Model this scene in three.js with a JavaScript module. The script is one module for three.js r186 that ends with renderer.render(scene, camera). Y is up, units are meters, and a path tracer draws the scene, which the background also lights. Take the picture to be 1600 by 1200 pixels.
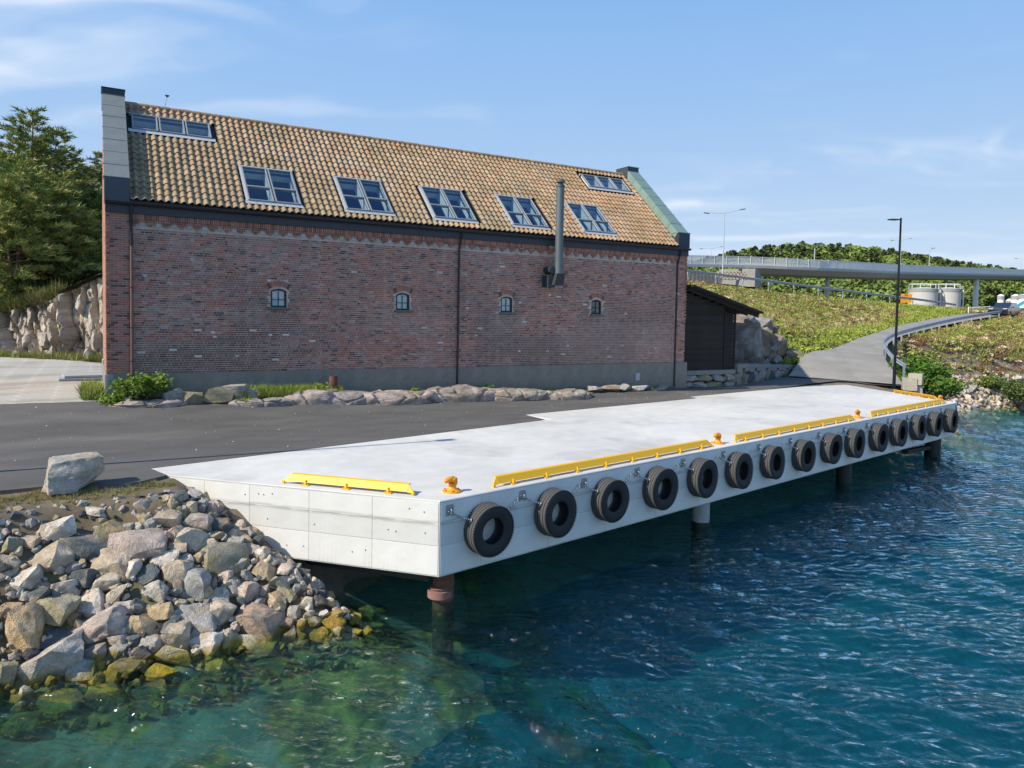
import * as THREE from 'three';
import { mergeGeometries, mergeVertices, toCreasedNormals } from 'three/addons/utils/BufferGeometryUtils.js';
import { ConvexGeometry } from 'three/addons/geometries/ConvexGeometry.js';
import { RoundedBoxGeometry } from 'three/addons/geometries/RoundedBoxGeometry.js';

// ---------------------------------------------------------------- camera
// x runs along the warehouse front, z points from it towards the water, y = 0 is the top of the quay.
const scene = new THREE.Scene();
const FOCAL = 1133.7, PPX = 800, PPY = 544.8;
const EYE = new THREE.Vector3(-0.35, 3.5, 26.725);
const FW = new THREE.Vector3(0.4992, -0.0447, -0.8653).normalize();
const RT = new THREE.Vector3(0.8663, 0.0186, 0.4991);
RT.addScaledVector(FW, -RT.dot(FW)).normalize();
const UPV = new THREE.Vector3().crossVectors(RT, FW);
const camera = new THREE.PerspectiveCamera(2 * Math.atan(600 / FOCAL) * 180 / Math.PI, 4 / 3, 0.1, 3000);
camera.position.copy(EYE);
camera.quaternion.setFromRotationMatrix(new THREE.Matrix4().makeBasis(RT, UPV, FW.clone().negate()));
camera.setViewOffset(1600, 1200, 0, 600 - PPY, 1600, 1200);
camera.updateProjectionMatrix();

// ---------------------------------------------------------------- renderer, exposure
const renderer = new THREE.WebGLRenderer({ antialias: true });
renderer.setSize(1024, 768);
renderer.toneMapping = THREE.LinearToneMapping;
renderer.toneMappingExposure = 1.18;
renderer.shadowMap.enabled = true;
renderer.shadowMap.type = THREE.PCFSoftShadowMap;

// ---------------------------------------------------------------- small maths
function rngOf(seed) { let a = seed >>> 0; return () => { a = (a + 0x6d2b79f5) | 0; let t = Math.imul(a ^ (a >>> 15), 1 | a); t = (t + Math.imul(t ^ (t >>> 7), 61 | t)) ^ t; return ((t ^ (t >>> 14)) >>> 0) / 4294967296; }; }
const clamp = (x, a = 0, b = 1) => Math.min(b, Math.max(a, x)), lerp = (a, b, t) => a + (b - a) * t;
const sstep = (a, b, x) => { const t = clamp((x - a) / (b - a)); return t * t * (3 - 2 * t); };
const hash2 = (x, y, s = 0) => { let h = Math.imul(x | 0, 374761393) + Math.imul(y | 0, 668265263) + Math.imul(s | 0, 2147483629); h = Math.imul(h ^ (h >>> 13), 1274126177); return ((h ^ (h >>> 16)) >>> 0) / 4294967296; };
const hash3 = (x, y, z, s = 0) => hash2(x + Math.imul(z | 0, 7919), y + Math.imul(z | 0, 104729), s);
function noise2(x, y, s = 0, px = 0, py = 0) {                                   // value noise, periodic when px, py are given
  const ix = Math.floor(x), iy = Math.floor(y), fx = x - ix, fy = y - iy, u = fx * fx * (3 - 2 * fx), v = fy * fy * (3 - 2 * fy);
  const w = (i, p) => p ? ((i % p) + p) % p : i;
  const x0 = w(ix, px), x1 = w(ix + 1, px), y0 = w(iy, py), y1 = w(iy + 1, py);
  return lerp(lerp(hash2(x0, y0, s), hash2(x1, y0, s), u), lerp(hash2(x0, y1, s), hash2(x1, y1, s), u), v);
}
function fbm2(x, y, oct = 4, s = 0, p = 0) { let a = 0.5, f = 1, sum = 0, n = 0; for (let i = 0; i < oct; i++) { sum += a * noise2(x * f, y * f, s + i, p * f, p * f); n += a; a *= 0.5; f *= 2; } return sum / n; }
function noise3(x, y, z, s = 0) {
  const ix = Math.floor(x), iy = Math.floor(y), iz = Math.floor(z), fx = x - ix, fy = y - iy, fz = z - iz;
  const u = fx * fx * (3 - 2 * fx), v = fy * fy * (3 - 2 * fy), w = fz * fz * (3 - 2 * fz), h = (a, b, c) => hash3(ix + a, iy + b, iz + c, s);
  return lerp(lerp(lerp(h(0, 0, 0), h(1, 0, 0), u), lerp(h(0, 1, 0), h(1, 1, 0), u), v), lerp(lerp(h(0, 0, 1), h(1, 0, 1), u), lerp(h(0, 1, 1), h(1, 1, 1), u), v), w);
}
const fbm3 = (x, y, z, oct = 3, s = 0) => { let a = 0.5, sum = 0, n = 0; for (let i = 0; i < oct; i++) { sum += a * noise3(x, y, z, s + i); n += a; a *= 0.5; x *= 2; y *= 2; z *= 2; } return sum / n; };
function worley(x, y, s = 0, p = 0) {                                            // [distance to nearest point, to second nearest, id of the nearest]
  const ix = Math.floor(x), iy = Math.floor(y); let a = 9, b = 9, id = 0;
  for (let j = -1; j <= 1; j++) for (let i = -1; i <= 1; i++) {
    const cx = ix + i, cy = iy + j, wx = p ? ((cx % p) + p) % p : cx, wy = p ? ((cy % p) + p) % p : cy;
    const d = Math.hypot(cx + hash2(wx, wy, s) - x, cy + hash2(wx, wy, s + 9) - y);
    if (d < a) { b = a; a = d; id = hash2(wx, wy, s + 5); } else if (d < b) b = d;
  }
  return [a, b, id];
}

// ---------------------------------------------------------------- sky and sun
const SUN_EL = 39 * Math.PI / 180, SUN_OFF = 1.5 * Math.PI / 180;                 // from the left, almost along the warehouse front
const SUN = new THREE.Vector3(-Math.cos(SUN_EL) * Math.cos(SUN_OFF), Math.sin(SUN_EL), -Math.cos(SUN_EL) * Math.sin(SUN_OFF));
{
  const W = 2048, H = 1024, data = new Float32Array(W * H * 4);
  const zenith = [0.060, 0.20, 0.55], mid = [0.105, 0.33, 0.72], low = [0.62, 0.72, 0.80];
  for (let r = 0; r < H; r++) {
    const el = ((r + 0.5) / H - 0.5) * Math.PI, y = Math.sin(el), c = Math.cos(el);
    const t1 = 1 - Math.exp(-Math.max(y, 0) * 3.7), t2 = sstep(0.3, 1.0, y);
    for (let k = 0; k < W; k++) {
      const az = ((k + 0.5) / W - 0.5) * 2 * Math.PI, x = Math.cos(az) * c, z = Math.sin(az) * c, i = (r * W + k) * 4;
      let cl = 0;
      if (y > 0.008) {                                                           // thin cirrus on a high flat layer
        const px = x / (y + 0.09), pz = z / (y + 0.09), q = px * 0.80 + pz * 0.60, s = -px * 0.60 + pz * 0.80;
        const wx = fbm2(px * 0.9 + 7, pz * 0.9, 4, 3) - 0.5, wide = sstep(0.38, 0.64, fbm2(px * 0.55 + 11.3, pz * 0.55 + 4.1, 4, 21));
        const streak = fbm2(q * 0.7 + wx * 2.2, s * 4.2 + wx * 5, 5, 40), fine = fbm2(q * 1.6 + wx * 3, s * 12 + wx * 8, 4, 70);
        cl = clamp(wide * sstep(0.40, 0.80, streak * 0.7 + fine * 0.3) * 0.75 + sstep(0.58, 0.92, streak) * 0.32) * sstep(0.01, 0.12, y);
      }
      const sunny = Math.max(0, x * SUN.x + y * SUN.y + z * SUN.z), glow = 0.20 * Math.pow(sunny, 6) + 0.25 * Math.pow(sunny, 40);
      for (let n = 0; n < 3; n++) {
        let v = lerp(lerp(low[n], mid[n], t1), zenith[n], t2);
        v = lerp(v, [0.80, 0.85, 0.92][n], cl * 0.75) + glow;
        data[i + n] = y < 0 ? low[n] * 0.5 : v;
      }
      data[i + 3] = 1;
    }
  }
  const sky = new THREE.DataTexture(data, W, H, THREE.RGBAFormat, THREE.FloatType);
  sky.mapping = THREE.EquirectangularReflectionMapping; sky.magFilter = THREE.LinearFilter; sky.minFilter = THREE.LinearFilter; sky.needsUpdate = true;
  scene.background = sky; scene.environment = sky;
  const sun = new THREE.DirectionalLight(new THREE.Color().setRGB(1.0, 0.915, 0.765), 5.0);
  sun.position.copy(SUN).multiplyScalar(120); sun.castShadow = true; sun.name = 'sun';
  Object.assign(sun.shadow.camera, { left: -60, right: 60, top: 60, bottom: -60, near: 1, far: 320 });
  sun.shadow.mapSize.set(4096, 4096);
  scene.add(sun); scene.add(sun.target);
}

// ---------------------------------------------------------------- from pixels of the photograph to places
const WATER = -2.3;
const rayOf = (px, py) => FW.clone().addScaledVector(RT, (px - PPX) / FOCAL).addScaledVector(UPV, -(py - PPY) / FOCAL);
const at = (px, py, depth) => EYE.clone().addScaledVector(rayOf(px, py), depth);                               // depth from what the thing stands on
const onY = (px, py, y = 0) => { const d = rayOf(px, py); return EYE.clone().addScaledVector(d, (y - EYE.y) / d.y); };
const onZ = (px, py, z = 0) => { const d = rayOf(px, py); return EYE.clone().addScaledVector(d, (z - EYE.z) / d.z); };
const depthOf = (x, y, z) => (x - EYE.x) * FW.x + (y - EYE.y) * FW.y + (z - EYE.z) * FW.z;
function onGround(px, py, h, near = 6, far = 160) {                                // where the sight line meets the ground h(x, z)
  const d = rayOf(px, py), p = new THREE.Vector3(); let a = near;
  for (let t = near; t < far; t += 0.25) { p.copy(EYE).addScaledVector(d, t); if (p.y < h(p.x, p.z)) { let lo = a, hi = t; for (let i = 0; i < 14; i++) { const m = (lo + hi) / 2; p.copy(EYE).addScaledVector(d, m); if (p.y < h(p.x, p.z)) hi = m; else lo = m; } return p; } a = t; }
  return p;
}

// ---------------------------------------------------------------- objects
const taken = new Map();
function numbered(name) { const n = taken.get(name) ?? 0; taken.set(name, n + 1); return n ? name + '_' + String(n).padStart(3, '0') : name; }
function tag(o, label, category, group, kind) { o.userData.label = label; if (category) o.userData.category = category; if (group) o.userData.group = group; if (kind) o.userData.kind = kind; return o; }
function part(parent, name, geo, mat) { const m = new THREE.Mesh(geo, mat); m.name = name; m.castShadow = m.receiveShadow = true; parent.add(m); return m; }
function group(parent, name) { const g = new THREE.Group(); g.name = name; parent.add(g); return g; }
function thing(name, label, category, pos, grp) { const g = new THREE.Group(); g.name = numbered(name); if (pos) g.position.set(...pos); scene.add(g); return tag(g, label, category, grp); }
function single(name, label, category, geo, mat, grp) { const m = part(scene, numbered(name), geo, mat); return tag(m, label, category, grp); }
function structure(name, geo, mat, label) { const m = part(scene, numbered(name), geo, mat); return tag(m, label, null, null, 'structure'); }
function copies(parent, name, geo, mat, list, label) {                              // past what can be picked apart: one object
  const m = new THREE.InstancedMesh(geo, mat, list.length); m.name = parent === scene ? numbered(name) : name; m.castShadow = m.receiveShadow = true;
  const c = new THREE.Color();
  list.forEach((e, i) => { m.setMatrixAt(i, e.m); if (e.c) m.setColorAt(i, c.setRGB(...e.c)); });
  m.userData.kind = 'stuff'; if (label) m.userData.label = label; parent.add(m); return m;
}
const mat4 = (x, y, z, rx = 0, ry = 0, rz = 0, sx = 1, sy = sx, sz = sx) => new THREE.Matrix4().compose(new THREE.Vector3(x, y, z), new THREE.Quaternion().setFromEuler(new THREE.Euler(rx, ry, rz)), new THREE.Vector3(sx, sy, sz));

// ---------------------------------------------------------------- geometry helpers
function join(list) {
  const gs = list.map((g) => { const n = g.index ? g.toNonIndexed() : g; for (const k of Object.keys(n.attributes)) if (!['position', 'normal', 'uv', 'color'].includes(k)) n.deleteAttribute(k); return n; });
  if (gs.some((g) => g.attributes.color)) gs.forEach((g) => { if (!g.attributes.color) g.setAttribute('color', new THREE.BufferAttribute(new Float32Array(g.attributes.position.count * 3).fill(1), 3)); });
  gs.forEach((g) => { if (!g.attributes.uv) g.setAttribute('uv', new THREE.BufferAttribute(new Float32Array(g.attributes.position.count * 2), 2)); });
  return gs.length > 1 ? mergeGeometries(gs) : gs[0];
}
function metric(g0) {                                                               // uv in metres, by the way each face points
  const g = g0.index ? g0.toNonIndexed() : g0, p = g.attributes.position, n = p.count, uv = new Float32Array(n * 2), a = new THREE.Vector3(), b = new THREE.Vector3(), c = new THREE.Vector3();
  for (let i = 0; i < n; i += 3) {
    a.fromBufferAttribute(p, i); b.fromBufferAttribute(p, i + 1).sub(a); c.fromBufferAttribute(p, i + 2).sub(a); b.cross(c);
    const x = Math.abs(b.x), y = Math.abs(b.y), z = Math.abs(b.z);
    for (let k = 0; k < 3; k++) { const q = i + k, X = p.getX(q), Y = p.getY(q), Z = p.getZ(q); if (y >= x && y >= z) { uv[q * 2] = X; uv[q * 2 + 1] = Z; } else if (x >= z) { uv[q * 2] = Z; uv[q * 2 + 1] = Y; } else { uv[q * 2] = X; uv[q * 2 + 1] = Y; } }
  }
  g.setAttribute('uv', new THREE.BufferAttribute(uv, 2)); return g;
}
const box = (w, h, d, x = 0, y = 0, z = 0, rx = 0, ry = 0, rz = 0) => new THREE.BoxGeometry(w, h, d).applyMatrix4(mat4(x, y, z, rx, ry, rz));
const rbox = (w, h, d, r = 0.01, x = 0, y = 0, z = 0, rx = 0, ry = 0, rz = 0) => new RoundedBoxGeometry(w, h, d, 1, r).applyMatrix4(mat4(x, y, z, rx, ry, rz));
const cyl = (r0, r1, h, x = 0, y = 0, z = 0, n = 16, rx = 0, ry = 0, rz = 0, open = false) => new THREE.CylinderGeometry(r1, r0, h, n, 1, open).applyMatrix4(mat4(x, y, z, rx, ry, rz));
function bar(a, b, w, h = w) {                                                      // a square bar from a to b
  const d = b.clone().sub(a), g = new THREE.BoxGeometry(w, h, d.length()), m = new THREE.Matrix4().lookAt(b, a, Math.abs(d.y) > 0.99 * d.length() ? new THREE.Vector3(1, 0, 0) : new THREE.Vector3(0, 1, 0));
  m.setPosition(a.clone().add(b).multiplyScalar(0.5)); return g.applyMatrix4(m);
}
function sweep(pts, radii, n = 10, caps = true) {                                   // a round limb along points with its own thickness at each
  const pos = [], idx = [], uv = [], N = new THREE.Vector3(), B = new THREE.Vector3(), T = new THREE.Vector3(); let L = 0;
  T.copy(pts[1]).sub(pts[0]).normalize(); N.set(Math.abs(T.y) < 0.9 ? 0 : 1, Math.abs(T.y) < 0.9 ? 1 : 0, 0).cross(T).normalize();
  pts.forEach((p, i) => {
    T.copy(pts[Math.min(i + 1, pts.length - 1)]).sub(pts[Math.max(i - 1, 0)]).normalize(); N.addScaledVector(T, -N.dot(T)).normalize(); B.crossVectors(T, N);
    if (i) L += p.distanceTo(pts[i - 1]);
    for (let k = 0; k <= n; k++) { const a = k / n * 2 * Math.PI, r = radii[i]; pos.push(p.x + (N.x * Math.cos(a) + B.x * Math.sin(a)) * r, p.y + (N.y * Math.cos(a) + B.y * Math.sin(a)) * r, p.z + (N.z * Math.cos(a) + B.z * Math.sin(a)) * r); uv.push(k / n, L); }
    if (i) for (let k = 0; k < n; k++) { const a = (i - 1) * (n + 1) + k, b = a + n + 1; idx.push(a, a + 1, b, a + 1, b + 1, b); }
  });
  if (caps) for (const [e, flip] of [[0, true], [pts.length - 1, false]]) { const c = pos.length / 3; pos.push(pts[e].x, pts[e].y, pts[e].z); uv.push(0, 0); for (let k = 0; k < n; k++) { const a = e * (n + 1) + k; flip ? idx.push(c, a + 1, a) : idx.push(c, a, a + 1); } }
  const g = new THREE.BufferGeometry(); g.setAttribute('position', new THREE.Float32BufferAttribute(pos, 3)); g.setAttribute('uv', new THREE.Float32BufferAttribute(uv, 2)); g.setIndex(idx); g.computeVertexNormals(); return g;
}
function sheet(nu, nv, f, colorOf) {                                                // a surface from f(u, v) -> [x, y, z, uvx, uvy]
  const pos = [], uv = [], idx = [], col = [];
  for (let j = 0; j <= nv; j++) for (let i = 0; i <= nu; i++) { const p = f(i / nu, j / nv); pos.push(p[0], p[1], p[2]); uv.push(p[3] ?? p[0], p[4] ?? p[2]); if (colorOf) col.push(...colorOf(p[0], p[1], p[2], i / nu, j / nv)); }
  for (let j = 0; j < nv; j++) for (let i = 0; i < nu; i++) { const a = j * (nu + 1) + i, b = a + nu + 1; idx.push(a, b, a + 1, a + 1, b, b + 1); }
  const g = new THREE.BufferGeometry(); g.setAttribute('position', new THREE.Float32BufferAttribute(pos, 3)); g.setAttribute('uv', new THREE.Float32BufferAttribute(uv, 2)); if (colorOf) g.setAttribute('color', new THREE.Float32BufferAttribute(col, 3)); g.setIndex(idx); g.computeVertexNormals(); return g;
}
function prism(outline, depth, bevel = 0) {                                         // outline [[x, y] ...] pushed along z, centred
  const s = new THREE.Shape(outline.map(([x, y]) => new THREE.Vector2(x, y)));
  const g = new THREE.ExtrudeGeometry(s, { depth: depth - 2 * bevel, bevelEnabled: bevel > 0, bevelSize: bevel, bevelThickness: bevel, bevelSegments: 2, steps: 1 });
  return g.translate(0, 0, -(depth - 2 * bevel) / 2);
}
function rockShape(seed, corners = 13, detail = 2, rough = 0.10, round = 0.15) {                     // a broken block: flat faces between random corners, slightly uneven
  const r = rngOf(seed), pts = [];
  for (let i = 0; i < corners + 4; i++) { const v = new THREE.Vector3(r() * 2 - 1, r() * 2 - 1, r() * 2 - 1), m = Math.max(Math.abs(v.x), Math.abs(v.y), Math.abs(v.z)), l = v.length(); v.multiplyScalar(lerp(1 / l, 1 / m, 0.45) * (0.86 + 0.14 * r())); pts.push(v); }
  let g = new ConvexGeometry(pts); g.deleteAttribute('normal'); if (g.attributes.uv) g.deleteAttribute('uv');
  for (let k = 0; k < detail; k++) {                                                  // each face split in four
    const p = g.attributes.position, out = [], a = new THREE.Vector3(), b = new THREE.Vector3(), c = new THREE.Vector3();
    for (let i = 0; i < p.count; i += 3) { a.fromBufferAttribute(p, i); b.fromBufferAttribute(p, i + 1); c.fromBufferAttribute(p, i + 2); const ab = a.clone().lerp(b, 0.5), bc = b.clone().lerp(c, 0.5), ca = c.clone().lerp(a, 0.5); for (const q of [a, ab, ca, ab, b, bc, ca, bc, c, ab, bc, ca]) out.push(q.x, q.y, q.z); }
    g = new THREE.BufferGeometry(); g.setAttribute('position', new THREE.Float32BufferAttribute(out, 3));
  }
  const m = mergeVertices(g, 1e-4), p = m.attributes.position, o = r() * 50;
  for (let i = 0; i < p.count; i++) { const x = p.getX(i), y = p.getY(i), z = p.getZ(i), R = Math.hypot(x, y, z), d = lerp(1, 0.90 / R, round) * (1 + rough * 2 * (fbm3(x * 3.4 + o, y * 3.4, z * 3.4, 4, seed % 97) - 0.5)); p.setXYZ(i, x * d, y * d, z * d); }
  m.computeBoundingBox(); const s = m.boundingBox.getSize(new THREE.Vector3()), c = m.boundingBox.getCenter(new THREE.Vector3()); m.translate(-c.x, -c.y, -c.z).scale(1 / s.x, 1 / s.y, 1 / s.z);
  return m;                                                                          // one unit across each way
}
function paint(g, f) { const p = g.attributes.position, c = new Float32Array(p.count * 3); for (let i = 0; i < p.count; i++) { const q = f(p.getX(i), p.getY(i), p.getZ(i), i); c[i * 3] = q[0]; c[i * 3 + 1] = q[1]; c[i * 3 + 2] = q[2]; } g.setAttribute('color', new THREE.BufferAttribute(c, 3)); return g; }
const mixc = (a, b, t) => [lerp(a[0], b[0], t), lerp(a[1], b[1], t), lerp(a[2], b[2], t)];
const mulc = (a, k) => [a[0] * k, a[1] * k, a[2] * k];

// ---------------------------------------------------------------- textures: grain, stains and fine relief only
function tex(n, f, srgb = true, rep = 1) {
  const d = new Uint8Array(n * n * 4);
  for (let y = 0; y < n; y++) for (let x = 0; x < n; x++) { const c = f(x / n, y / n), i = (y * n + x) * 4; for (let k = 0; k < 3; k++) { const q = clamp(Array.isArray(c) ? c[k] : c); d[i + k] = (srgb ? Math.pow(q, 1 / 2.2) : q) * 255; } d[i + 3] = 255; }
  const t = new THREE.DataTexture(d, n, n); t.wrapS = t.wrapT = THREE.RepeatWrapping; t.magFilter = THREE.LinearFilter; t.minFilter = THREE.LinearMipmapLinearFilter; t.generateMipmaps = true; if (srgb) t.colorSpace = THREE.SRGBColorSpace; t.repeat.set(rep, rep); t.needsUpdate = true; return t;
}
const per = (u, v, k, oct, s) => fbm2(u * k, v * k, oct, s, k);                       // periodic grain
const T = {
  grain: tex(512, (u, v) => 0.35 + 0.4 * per(u, v, 8, 5, 1) + 0.25 * hash2(u * 512, v * 512, 5), false),
  concrete: tex(1024, (u, v) => { const a = per(u, v, 5, 5, 11), b = per(u, v, 24, 4, 13), w = sstep(0.55, 0.75, per(u, v, 9, 4, 17)), pit = hash2(u * 1024, v * 1024, 3) > 0.9985 ? 0.25 : 0; const k = 0.82 + 0.30 * (a - 0.5) + 0.14 * (b - 0.5) - 0.08 * w - pit; return [k, k * 1.0, k * 0.985]; }),
  asphalt: tex(1024, (u, v) => { const a = per(u, v, 4, 5, 31), h = hash2(u * 1024, v * 1024, 7), st = h > 0.985 ? 0.16 : 0; const k = 0.80 + 0.42 * (a - 0.5) + 0.22 * (per(u, v, 128, 2, 33) - 0.5) + st; return [k, k, k]; }),
  rock: tex(512, (u, v) => { const a = per(u, v, 6, 6, 51), b = per(u, v, 40, 3, 53); const q = per(u, v, 12, 4, 57), k = 0.82 + 0.50 * (a - 0.5) + 0.34 * (b - 0.5) - (hash2(u * 512, v * 512, 8) > 0.96 ? 0.18 : 0) + (hash2(u * 512, v * 512, 9) > 0.97 ? 0.12 : 0); return [k * (1 + 0.10 * (q - 0.5)), k, k * (1 - 0.16 * (q - 0.5))]; }),
  wood: tex(512, (u, v) => { const g = per(u, v, 3, 3, 71), s = fbm2(u * 4, v * 64, 4, 73, 4); const k = 0.72 + 0.35 * (s - 0.5) + 0.3 * (g - 0.5); return [k, k * 0.98, k * 0.95]; }),
  deck: tex(1024, (u, v) => { const a = per(u, v, 4, 6, 211), b = per(u, v, 40, 4, 213), w = sstep(0.52, 0.66, per(u, v, 7, 5, 217)), arc = Math.abs(Math.hypot(u - 0.3, v + 0.4) - 0.9 - 0.02 * (a - 0.5)), tr = (arc < 0.012 || Math.abs(arc - 0.09) < 0.010) ? 0.05 * sstep(0.35, 0.6, b) : 0, pit = hash2(u * 1024, v * 1024, 3) > 0.9993 ? 0.35 : 0; const k = 0.84 + 0.26 * (a - 0.5) + 0.16 * (b - 0.5) - 0.09 * w - tr - pit; return [k, k * (1 - 0.02 * w), k * (0.985 - 0.04 * (a - 0.5))]; }),
  cast: tex(1024, (u, v) => {                                                        // poured concrete: a smeared pour line, drips, board marks
    const y = v, n = fbm2(u * 12, v * 6, 5, 231, 2), band = sstep(0.035, 0.0, Math.abs(y - 0.70 - 0.03 * (fbm2(u * 6, 1, 3, 235, 6) - 0.5)) - 0.012) * sstep(0.42, 0.62, fbm2(u * 10, v * 30, 4, 237, 2)), drip = sstep(0.56, 0.80, fbm2(u * 90, v * 2, 3, 239, 2)) * sstep(0.72, 0.45, y) * sstep(0.38, 0.6, fbm2(u * 9, 2, 3, 241, 9)), grain = hash2(u * 1024, v * 1024, 4), pit = hash2(Math.floor(u * 512), Math.floor(v * 512), 6) > 0.9990 ? 0.35 : 0;
    const k = 0.86 + 0.20 * (n - 0.5) - 0.24 * band - 0.20 * drip + 0.05 * (grain - 0.5) - pit; return [k, k * 0.995, k * (0.98 - 0.03 * band)]; }),
  streak: tex(512, (u, v) => { const s = fbm2(u * 48, v * 3, 4, 81, 3), g = per(u, v, 6, 4, 83); const k = 0.84 + 0.16 * (s - 0.5) + 0.16 * (g - 0.5); return [k, k, k]; }),
};
const rep = (t, k, k2 = k) => { const c = t.clone(); c.repeat.set(k, k2); c.needsUpdate = true; return c; };
const col = (r, g, b) => new THREE.Color().setRGB(r, g, b);
const std = (c, rough = 0.85, o = {}) => new THREE.MeshStandardMaterial({ color: Array.isArray(c) ? col(...c) : c, roughness: rough, ...o });

// ================================================================ GROUND
// Heights: the asphalt yard falls gently from the warehouse to the quay; the road climbs to the junction; banks run down into the sea.
const yard = (x, z) => { const k = clamp(x / 25), base = lerp(0.60, 0.13, k), zs = lerp(4.5, 1.5, k); return base * (1 - sstep(0.2, zs, z)) + (x < 0 ? 0.004 * Math.max(0, -z) : 0); };
const ROAD_L = [[1232, 588, 43.6], [1262, 556, 47], [1300, 549, 50], [1340, 533, 55], [1400, 513, 64], [1440, 504, 71], [1490, 495, 80], [1560, 487, 92]].map((p) => at(...p));
const ROAD_R = [[1412, 602, 40.6], [1382, 563, 46.5], [1383, 547, 50], [1402, 531, 55], [1447, 518, 62], [1500, 506, 70], [1560, 496, 77], [1640, 486, 87]].map((p) => at(...p));
const UPPER = [[1030, 432, 83.6], [1070, 438.5, 85], [1156, 449, 88], [1235, 459, 91], [1308, 467.6, 93.8], [1343, 472, 95], [1377, 475.8, 96.3], [1440, 482.8, 98.6], [1492, 490, 100.6]].map((p) => at(...p));
const BACK = new THREE.Vector3(FW.x, 0, FW.z).normalize();
const tpsPoints = [
  ...ROAD_L, ...ROAD_R, ...UPPER, ...[1, 3, 5, 8].map((i) => UPPER[i].clone().addScaledVector(BACK, 12)),
  ...[[1160, 505, 52], [1200, 505, 55], [1245, 548, 48.5], [1480, 560, 50], [1560, 562, 52], [1600, 530, 63], [1530, 588, 48.5], [1600, 592, 50], [1680, 560, 56], [1450, 545, 52.5], [1520, 520, 64], [1330, 515, 66], [1300, 490, 78], [1700, 505, 75]].map((p) => at(...p)),
  ...[[900, 4, 150], [1200, 4.2, 150], [1500, 4.3, 150], [1800, 4, 150], [1150, 4, 230], [1700, 4, 230], [1900, 1, 60], [1900, 3, 95]].map(([px, y, d]) => at(px, 500, d).setY(y)),
  ...[[30, -3, 0.15], [34, -4, 0.2], [38, 0.5, 0.15], [30, -14, 2.4], [26, -20, 4.0], [38.5, 2.5, 0.1]].map(([x, z, y]) => new THREE.Vector3(x, y, z)),
];
const tps = (() => {                                                                  // a smooth surface through those points
  const n = tpsPoints.length, N = n + 3, A = [], U = (r2) => r2 < 1e-9 ? 0 : r2 * Math.log(r2);
  for (let i = 0; i < n; i++) { const row = new Float64Array(N + 1), p = tpsPoints[i]; for (let j = 0; j < n; j++) row[j] = U((p.x - tpsPoints[j].x) ** 2 + (p.z - tpsPoints[j].z) ** 2) + (i === j ? 6 : 0); row[n] = 1; row[n + 1] = p.x; row[n + 2] = p.z; row[N] = p.y; A.push(row); }
  for (let k = 0; k < 3; k++) { const row = new Float64Array(N + 1); for (let j = 0; j < n; j++) row[j] = k === 0 ? 1 : k === 1 ? tpsPoints[j].x : tpsPoints[j].z; A.push(row); }
  for (let i = 0; i < N; i++) { let m = i; for (let r = i + 1; r < N; r++) if (Math.abs(A[r][i]) > Math.abs(A[m][i])) m = r; [A[i], A[m]] = [A[m], A[i]]; for (let r = 0; r < N; r++) if (r !== i && A[r][i]) { const f = A[r][i] / A[i][i]; for (let c = i; c <= N; c++) A[r][c] -= f * A[i][c]; } }
  const w = A.map((r, i) => r[N] / r[i]);
  return (x, z) => { let y = w[n] + w[n + 1] * x + w[n + 2] * z; for (let j = 0; j < n; j++) y += w[j] * U((x - tpsPoints[j].x) ** 2 + (z - tpsPoints[j].z) ** 2); return y; };
})();
const land = (x, z) => { const w = sstep(42, 47.5, depthOf(x, 0.5, z)) * sstep(24, 29, x); return w > 0 ? lerp(yard(x, z), Math.min(tps(x, z), 11), w) : yard(x, z); };
const SHORE = [[-400, 13.9], [-1.6, 13.9], [2.3, 14.05], [3.4, 13.75], [4.6, 12.6], [8, 10.2], [14, 8.6], [24, 6.2], [36, 4.4], [39.5, 5.0], [43.5, 2.4], [50.9, -0.7], [56.3, 0.7], [70, 4], [120, 10], [600, 60]];
function shoreDistance(x, z) {                                                        // positive inland
  let best = 1e9, side = 1;
  for (let i = 0; i + 1 < SHORE.length; i++) {
    const [ax, az] = SHORE[i], [bx, bz] = SHORE[i + 1], dx = bx - ax, dz = bz - az, t = clamp(((x - ax) * dx + (z - az) * dz) / (dx * dx + dz * dz)), d = Math.hypot(x - ax - dx * t, z - az - dz * t);
    if (d < best) { best = d; side = (x - ax) * dz - (z - az) * dx > 0 ? 1 : -1; }
  }
  return best * side;
}
function ground(x, z) {
  const s = shoreDistance(x, z);
  if (s < 0) return WATER + Math.max(-1.3, 0.62 * s) + (s < -2.1 ? Math.max(-5, 0.30 * (s + 2.1)) : 0);
  const b = WATER + 0.86 * s, l = s < 40 || x < 29 ? land(x, z) : land(x, z); return Math.min(l, b);
}
const slopeH = (x, z) => {                                                            // the bank beside the quay
  const f = Math.max(z - 11.35 - 0.12 * Math.sin(x * 2.1), (x - 1.15) * 0.93, 0), top = -0.07 - 0.04 * sstep(10.2, 11.3, z);
  const h = top - 0.86 * f; return h > WATER - 0.12 ? h : WATER - 0.12 + (x < 2 ? 0.36 : lerp(0.36, 0.6, clamp((x - 2) / 3))) * (h - WATER + 0.12);
};
const soilMat = std([0.9, 0.9, 0.9], 1, { vertexColors: true, map: rep(T.rock, 0.5), bumpMap: rep(T.grain, 0.7), bumpScale: 0.03 });
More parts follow.
